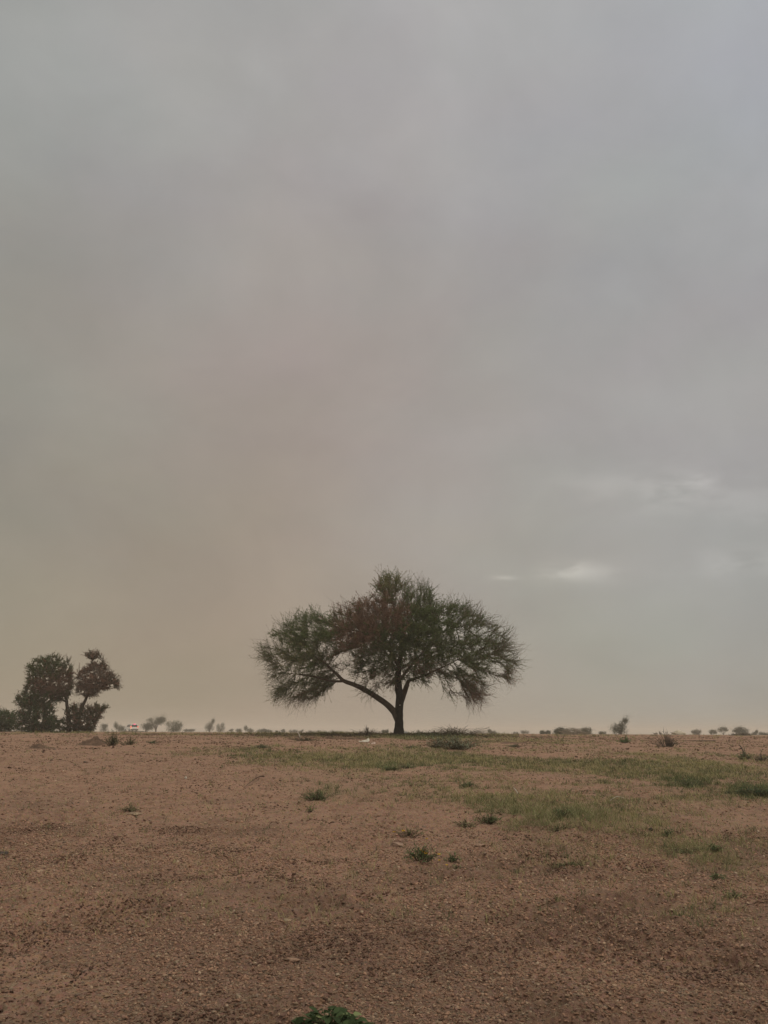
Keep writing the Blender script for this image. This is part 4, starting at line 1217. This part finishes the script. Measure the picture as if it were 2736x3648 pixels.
def bank(label, u, v, wpx, hpx, dist=None, seed=0, mat=None):
    """low eroded bank of dark soil, its face towards us"""
    if dist is None: p = gpt(u, v)
    else:
        p = at(u, v, dist); p[2] = ground_z(p[0], dist)
    s = mpp(p[1]); W = wpx*s; H = hpx*s
    nx, ny = 60, 12
    gx = np.linspace(-.5, .5, nx); gy = np.linspace(0, 1, ny)
    A, B = np.meshgrid(gx, gy)
    X = A*W; depthm = H*3.0+.4
    prof = np.interp(B, [0, .12, .25, .5, 1], [-.4, .75, 1.0, .9, -.5])
    endf = np.clip((.5-np.abs(A))*6, 0, 1)**.6
    Z = H*prof*endf*(.75+.9*fbm(X+seed*7, B*2, .7, 3, seed)) - H*.3*(1-endf)
    Y = B*depthm+.25*fbm(X+seed*3, B*0, .8, 3, seed+5)
    V = np.stack([X, Y, Z], -1).reshape(-1, 3)
    wx = V[:, 0]+p[0]; wy = V[:, 1]+p[1]
    V[:, 2] += hfull(wx, wy)-p[2]
    idx = np.arange(nx*ny).reshape(ny, nx)
    F = np.stack([idx[:-1, :-1], idx[:-1, 1:], idx[1:, 1:], idx[1:, :-1]], -1).reshape(-1, 4)
    o = obj('soil_bank', mesh_from('soil_bank', V, F, None, True), mat or M_SOILDARK, None, tuple(p))
    tag(o, label, 'soil bank', 'low dark soil banks')
bank('dark low soil bank on the skyline below the leaning narrow tree', 738, 2617, 120, 5.5, 38, 1)
bank('long thin soil bank in front of the white car', 520, 2612, 150, 4.0, 40, 2)
bank('dark soil bank left of the lone tree under the dry wispy shrub', 1230, 2632, 170, 8, None, 3)
bank('low reddish soil bank right of the wide grey green shrub', 1840, 2652, 110, 4.5, None, 4)

def stick(name, label, cat, pts, rad, mat=None, group=None, sides=7, forks=()):
    pts = np.array(pts); root = pts[0]
    sp, sr = smooth_poly(pts-root, rad, 5)
    a = Acc(); stem_mesh(a, sp, sr, sides, .12, int(abs(pts[0][0])*10) % 50)
    for f, r2 in forks:
        f2, fr = smooth_poly(np.array(f)-root, r2, 4); stem_mesh(a, f2, fr, 5, .12, 3)
    o = a.build(name, mat or M_DEADW, None, True, tuple(root))
    return tag(o, label, cat, group)
def gp(u, v, up=0.0): 
    p = gpt(u, v); p[2] += up; return p
stick('dead_branch', 'thin dead branch lying on the soil in the hollow left of centre', 'dead branch', [gp(868, 2800, .02), gp(900, 2785, .05), gp(925, 2776, .06), gp(940, 2769, .05)], [.004, .007, .010, .016], M_SOILDARK,
      forks=[([gp(905, 2783, .05), gp(915, 2770, .10)], [.005, .002])])
p0 = gp(1069, 2630); s = mpp(p0[1])
stick('stake', 'short whitish stake leaning left out of the low dark weed', 'stake', [p0, p0+[-3*s, 0, 9*s], p0+[-8*s, 0, 19*s]], [.028, .024, .018], M_PALE)
p0 = gp(1087, 2640); s = mpp(p0[1])
stick('stake', 'tiny pale peg right of the whitish stake', 'stake', [p0+[0, 0, 0], p0+[0, 0, 5*s], p0+[-1*s, 0, 10*s]], [.016, .014, .01], M_PALE)
p0 = gp(2650, 2694); s = mpp(p0[1])
stick('dead_stick', 'tall bent dead stick rising from the dark shrub at right', 'stick', [p0, p0+[0*s, 0, 16*s], p0+[-2*s, 0, 30*s], p0+[-10*s, 0, 44*s], p0+[-14*s, 0, 48*s]], [.02, .022, .017, .012, .006])
p0 = gp(2437, 2645); s = mpp(p0[1])
stick('dead_branch', 'long dead branch lying flat right of the bare thorn bush', 'dead branch', [gp(2430, 2644, .03), gp(2470, 2643, .05), gp(2515, 2644, .05), gp(2548, 2646, .06)], [.006, .009, .012, .02])
p0 = gp(1598, 2622); s = mpp(p0[1])
stick('dead_stick', 'thin dead stick slanting up left from the dry hummock', 'stick', [p0, p0+[-14*s, 0, 14*s], p0+[-36*s, 0, 28*s]], [.014, .012, .008])
for i, (u, v, du, dv, lb) in enumerate([(2170, 2852, 60, 2, 'long thin pale straw stalk lying flat on the soil among the right hand grass'), (1845, 2828, -16, -22, 'pale upright straw stalk right of the round green clump')]):
    stick('straw_stalk', lb, 'straw stalk', [gp(u, v, .02), gp(u+du*.5, v+dv*.5, .04), gp(u+du, v+dv, .03)], [.005, .005, .003], M_PALE)

# brush pile of pale dry branches on the right horizon
def brush():
    b = at(2050, 2622, 70.0); b[2] = ground_z(b[0], 70); s = mpp(70)
    root = empty('brush_pile', tuple(b), 'heap of pale dry cut branches between two dark bushes on the right horizon', 'brush pile')
    a = Acc(); r = np.random.default_rng(3)
    for i in range(90):
        x0 = r.uniform(-60, 10)*s; L = r.uniform(25, 70)*s
        st = np.array([x0, r.normal()*.5, r.uniform(0, 28)*s*(1-abs(x0/s+25)/60*.5)])
        ang = r.uniform(-.6, .15)
        d = np.array([math.cos(ang), r.normal()*.3, math.sin(ang)])
        e = st+d*L; e[2] = max(e[2], .02)
        m = (st+e)/2+[0, 0, .05*L]
        V, F = tubes(np.array([[st, m, e]]), np.array([[.012, .014, .005]]), 4); a.add(V, F)
    a.build('branches', plain('bleached twigs', (.24, .20, .145), .2, 10), root)
brush()

# the pale rubble heap on the right horizon
def rubble():
    d = 110.0
    b = at(2418, 2620, d); b[2] = ground_z(b[0], d); s = mpp(d)
    root = empty('rubble_heap', tuple(b), 'pale yellowish rubble heap on the right horizon above the bare thorn bush', 'rubble heap')
    r = np.random.default_rng(8); V0, F0 = ico(2)
    m = plain('pale yellowish rubble', (.50, .44, .33), .12, 4, .9, .4)
    a = Acc()
    V = V0*(1+.3*vnoise(V0[:, 0]*3, V0[:, 1]*3+V0[:, 2]*3, 4)[:, None])*[20*s, 14*s, 17*s]; a.add(V, F0)
    a.build('heap', m, root, True)
    for i in range(14):
        q = np.array([r.uniform(-22, 22)*s, r.uniform(-14, 2)*s, r.uniform(2, 8)*s])
        V = V0*(1+.35*r.normal(size=(len(V0), 1))*.4)*s*r.uniform(2.5, 5)+q
        a = Acc(); a.add(V, F0); a.build('block', m, root)
rubble()

# torn sheet, bag
def sheet(name, label, cat, u, v, wpx, hpx, mat, seed=0, lift=1.0):
    p = gpt(u, v); s = mpp(p[1]); r = np.random.default_rng(seed)
    nx, ny = 16, 7
    A, B = np.meshgrid(np.linspace(-.5, .5, nx), np.linspace(0, 1, ny))
    edge_ = 1+.35*fbm(A*4+seed, B*0, 1, 2, seed)
    X = A*wpx*s*(1+.2*fbm(B*3+seed, A*0, 1, 2, seed+1)); Y = (B-.3)*.35*edge_
    Z = .02+hpx*s*lift*(B**1.2)*np.interp(A, [-.5, -.2, .2, .38, .5], [.15, .25, .5, 1.0, .5])+.02*fbm(A*8, B*6, 1, 2, seed+3)
    top = np.stack([X, Y, Z], -1).reshape(-1, 3); bot = top-[0, 0, .006]
    idx = np.arange(nx*ny).reshape(ny, nx); n = nx*ny
    F = np.stack([idx[:-1, :-1], idx[:-1, 1:], idx[1:, 1:], idx[1:, :-1]], -1).reshape(-1, 4)
    ring = np.concatenate([idx[0], idx[1:, -1], idx[-1, ::-1][1:], idx[::-1, 0][1:-1]])
    q = np.roll(ring, -1)
    Fs = np.stack([ring, q, q+n, ring+n], -1)
    o = obj(name, mesh_from(name, np.concatenate([top, bot]), np.concatenate([F, F[:, ::-1]+n, Fs]), None, True), mat, None, tuple(p))
    return tag(o, label, cat)
sheet('torn_sheet', 'pale torn sheet with one raised corner, lying left of the lone tree base', 'scrap', 1297, 2647, 38, 13, M_PALE, 1)
sheet('scrap_strip', 'pale pinkish curved scrap just right below the torn sheet', 'scrap', 1325, 2653, 26, 6, plain('faded pink scrap', (.46, .34, .27), .1, 8), 2)
pb_ = at(1446, 2607, TD-.2); sb = mpp(TD)
V0, F0 = ico(3)
Vb = V0*(1+.25*vnoise(V0[:, 0]*2.2, V0[:, 1]*2.2+V0[:, 2]*3, 12)[:, None])*[7*sb, 5*sb, 3.2*sb]
o = obj('plastic_bag', mesh_from('plastic_bag', Vb, F0, None, True), M_WHITE, None, tuple(pb_-np.array([0, 0, .02])))
tag(o, 'crumpled white plastic bag on the dark stone at the lone tree base', 'bag')

# ------------------------------------------------------------------ the white car
def bm_box(a, x0, x1, y0, y1, z0, z1, bev=.0):
    import bmesh
    bm = bmesh.new(); bmesh.ops.create_cube(bm, size=1)
    for v in bm.verts:
        v.co = Vector(((x0+x1)/2+v.co.x*(x1-x0), (y0+y1)/2+v.co.y*(y1-y0), (z0+z1)/2+v.co.z*(z1-z0)))
    if bev: bmesh.ops.bevel(bm, geom=bm.edges[:], offset=bev, segments=2, affect='EDGES')
    me = bpy.data.meshes.new(a); bm.to_mesh(me); bm.free()
    return me
def extrude_profile(name, prof, half, inset, bev=.05):
    """side profile (y, z) -> body; upper points are drawn in by inset"""
    import bmesh
    bm = bmesh.new(); zt = max(z for _, z in prof); zb = 1.02
    L = []; R = []
    for (y, z) in prof:
        w = half-inset*max(0, (z-zb)/(zt-zb))
        L.append(bm.verts.new((-w, y, z))); R.append(bm.verts.new((w, y, z)))
    bm.faces.new(L); bm.faces.new(R[::-1])
    n = len(prof)
    for i in range(n): bm.faces.new((L[i], R[i], R[(i+1) % n], L[(i+1) % n]))
    bmesh.ops.recalc_face_normals(bm, faces=bm.faces[:])
    bmesh.ops.bevel(bm, geom=bm.edges[:], offset=bev, segments=2, affect='EDGES')
    me = bpy.data.meshes.new(name); bm.to_mesh(me); bm.free(); return me
def car():
    d = 200.0
    b = at(478, 2606, d); b[2] = ground_z(b[0], d)
    root = empty('parked_car', tuple(b), 'white sport utility car with its brake lights on, near the left horizon', 'car', None, math.radians(36))
    white = plain('dusty white paint', (.80, .78, .70), .04, 3, .4, spec=.4)
    glass = plain('dark tinted glass', (.015, .016, .018), .1, 3, .12, spec=.5)
    black = plain('black rubber', (.02, .02, .02), .2, 9, .8)
    metal = plain('steel rim', (.35, .35, .35), .1, 9, .4)
    def emis(name, c, st):
        def f(t, p, out):
            p.inputs['Base Color'].default_value = (*c, 1); p.inputs['Emission Color'].default_value = (*c, 1); p.inputs['Emission Strength'].default_value = st
        return material(name, f, .3, .5)
    # rear at y = 0, front towards +y
    prof = [(0.0, .45), (.02, 1.05), (.10, 1.12), (.22, 1.78), (.40, 1.86), (2.55, 1.84), (3.20, 1.20), (4.35, 1.08), (4.55, .95), (4.60, .45), (4.15, .36), (.35, .36)]
    obj('body', extrude_profile('body', prof, .94, .16), white, root)
    # glass, standing just proud of the body
    def quad(name, pts, mat, th=.02):
        import bmesh
        P = np.array(pts, float); n = unit(np.cross(P[1]-P[0], P[3]-P[0]))
        V = np.concatenate([P, P+n*th]); F = [[3, 2, 1, 0], [4, 5, 6, 7]]+[[i, (i+1) % 4, (i+1) % 4+4, i+4] for i in range(4)]
        return obj(name, mesh_from(name, V, F), mat, root)
    quad('rear_window', [(-.76, .095, 1.20), (.76, .095, 1.20), (.70, .185, 1.72), (-.70, .185, 1.72)], glass, .025)
    quad('windshield', [(.78, 3.17, 1.28), (-.78, 3.17, 1.28), (-.70, 2.66, 1.78), (.70, 2.66, 1.78)], glass, .02)
    def xs(z): return .94-.16*(z-1.02)/(1.86-1.02)
    for sgn in (-1, 1):
        for (ya, yb, yc, yd) in ((.42, 1.25, 1.25, .50), (1.35, 2.15, 2.15, 1.35), (2.25, 3.02, 2.52, 2.25)):
            pts = [(sgn*xs(1.18), ya, 1.18), (sgn*xs(1.18), yb, 1.18), (sgn*xs(1.70), yc, 1.70), (sgn*xs(1.70), yd, 1.70)]
            if sgn < 0: pts = [pts[1], pts[0], pts[3], pts[2]]
            quad('side_window', pts, glass, .012)
        obj('tail_light', bm_box('tail_light', sgn*.86-.07, sgn*.86+.07, -.035, .12, 1.08, 1.34, .015), emis('red brake lamp', (1.0, .10, .06), 1.6), root)
        o = obj('indicator', bm_box('indicator', sgn*.89-.05, sgn*.89+.05, -.04, .07, .82, .965, .01), emis('orange lamp', (1.0, .45, .12), 2.0 if sgn < 0 else .4), root)
        obj('mirror', bm_box('mirror', sgn*1.06-.1, sgn*1.06+.1, 2.75, 2.88, 1.16, 1.34, .03), white, root)
    obj('high_brake_light', bm_box('high_brake_light', -.22, .22, .13, .24, 1.78, 1.875, .01), emis('pinkish red lamp', (1.0, .05, .22), 2.0), root)
    obj('bumper', bm_box('bumper', -.93, .93, -.12, .08, .42, .64, .04), black, root)
    obj('number_plate', bm_box('number_plate', -.26, .26, -.03, -.005, .78, .92, .003), M_WHITE, root)
    for sx in (-.86, .86):
        for wy in (.95, 3.72):
            th = np.linspace(0, 2*math.pi, 24, endpoint=False)
            prof2 = np.array([(-.12, .24), (-.12, .33), (-.09, .37), (.09, .37), (.12, .33), (.12, .24)])
            ring = np.stack([np.repeat(prof2[None, :, 0], 24, 0), np.cos(th)[:, None]*prof2[None, :, 1], np.sin(th)[:, None]*prof2[None, :, 1]], -1)
            idx = np.arange(24*6).reshape(24, 6); nx_ = np.roll(idx, -1, 0)
            F = np.stack([idx, nx_, np.roll(nx_, -1, 1), np.roll(idx, -1, 1)], -1).reshape(-1, 4)
            w = obj('wheel', mesh_from('wheel', ring.reshape(-1, 3), F, None, True), black, root, (sx+.0, wy, .37))
            prof3 = np.array([(-.10, .01), (-.10, .235), (.10, .235), (.10, .01)])
            ring = np.stack([np.repeat(prof3[None, :, 0], 24, 0), np.cos(th)[:, None]*prof3[None, :, 1], np.sin(th)[:, None]*prof3[None, :, 1]], -1)
            idx = np.arange(24*4).reshape(24, 4); nx_ = np.roll(idx, -1, 0)
            F = np.stack([idx, nx_, np.roll(nx_, -1, 1), np.roll(idx, -1, 1)], -1).reshape(-1, 4)
            obj('rim', mesh_from('rim', ring.reshape(-1, 3), F), metal, w)
car()

# ------------------------------------------------------------------ dusty air
def haze():
    R = 2000.0; z0, z1 = -8.0, 10.5
    V = [(-R, -R, z0), (R, -R, z0), (R, R, z0), (-R, R, z0), (-R, -R, z1), (R, -R, z1), (R, R, z1), (-R, R, z1)]
    F = [(3, 2, 1, 0), (4, 5, 6, 7), (0, 1, 5, 4), (1, 2, 6, 5), (2, 3, 7, 6), (3, 0, 4, 7)]
    m = bpy.data.materials.new('dusty air'); m.use_nodes = True; t = m.node_tree; t.nodes.clear()
    out = N(t, 'ShaderNodeOutputMaterial'); v = N(t, 'ShaderNodeVolumePrincipled')
    v.inputs['Color'].default_value = (.97, .88, .76, 1); v.inputs['Density'].default_value = .0012; v.inputs['Anisotropy'].default_value = 0.0
    t.links.new(v.outputs[0], out.inputs['Volume'])
    o = obj('haze', mesh_from('haze', V, F), m); tag(o, None, None, kind='stuff')
    o['label'] = 'dusty haze hanging over the plain'; o['category'] = 'haze'
haze()
print('scene built')
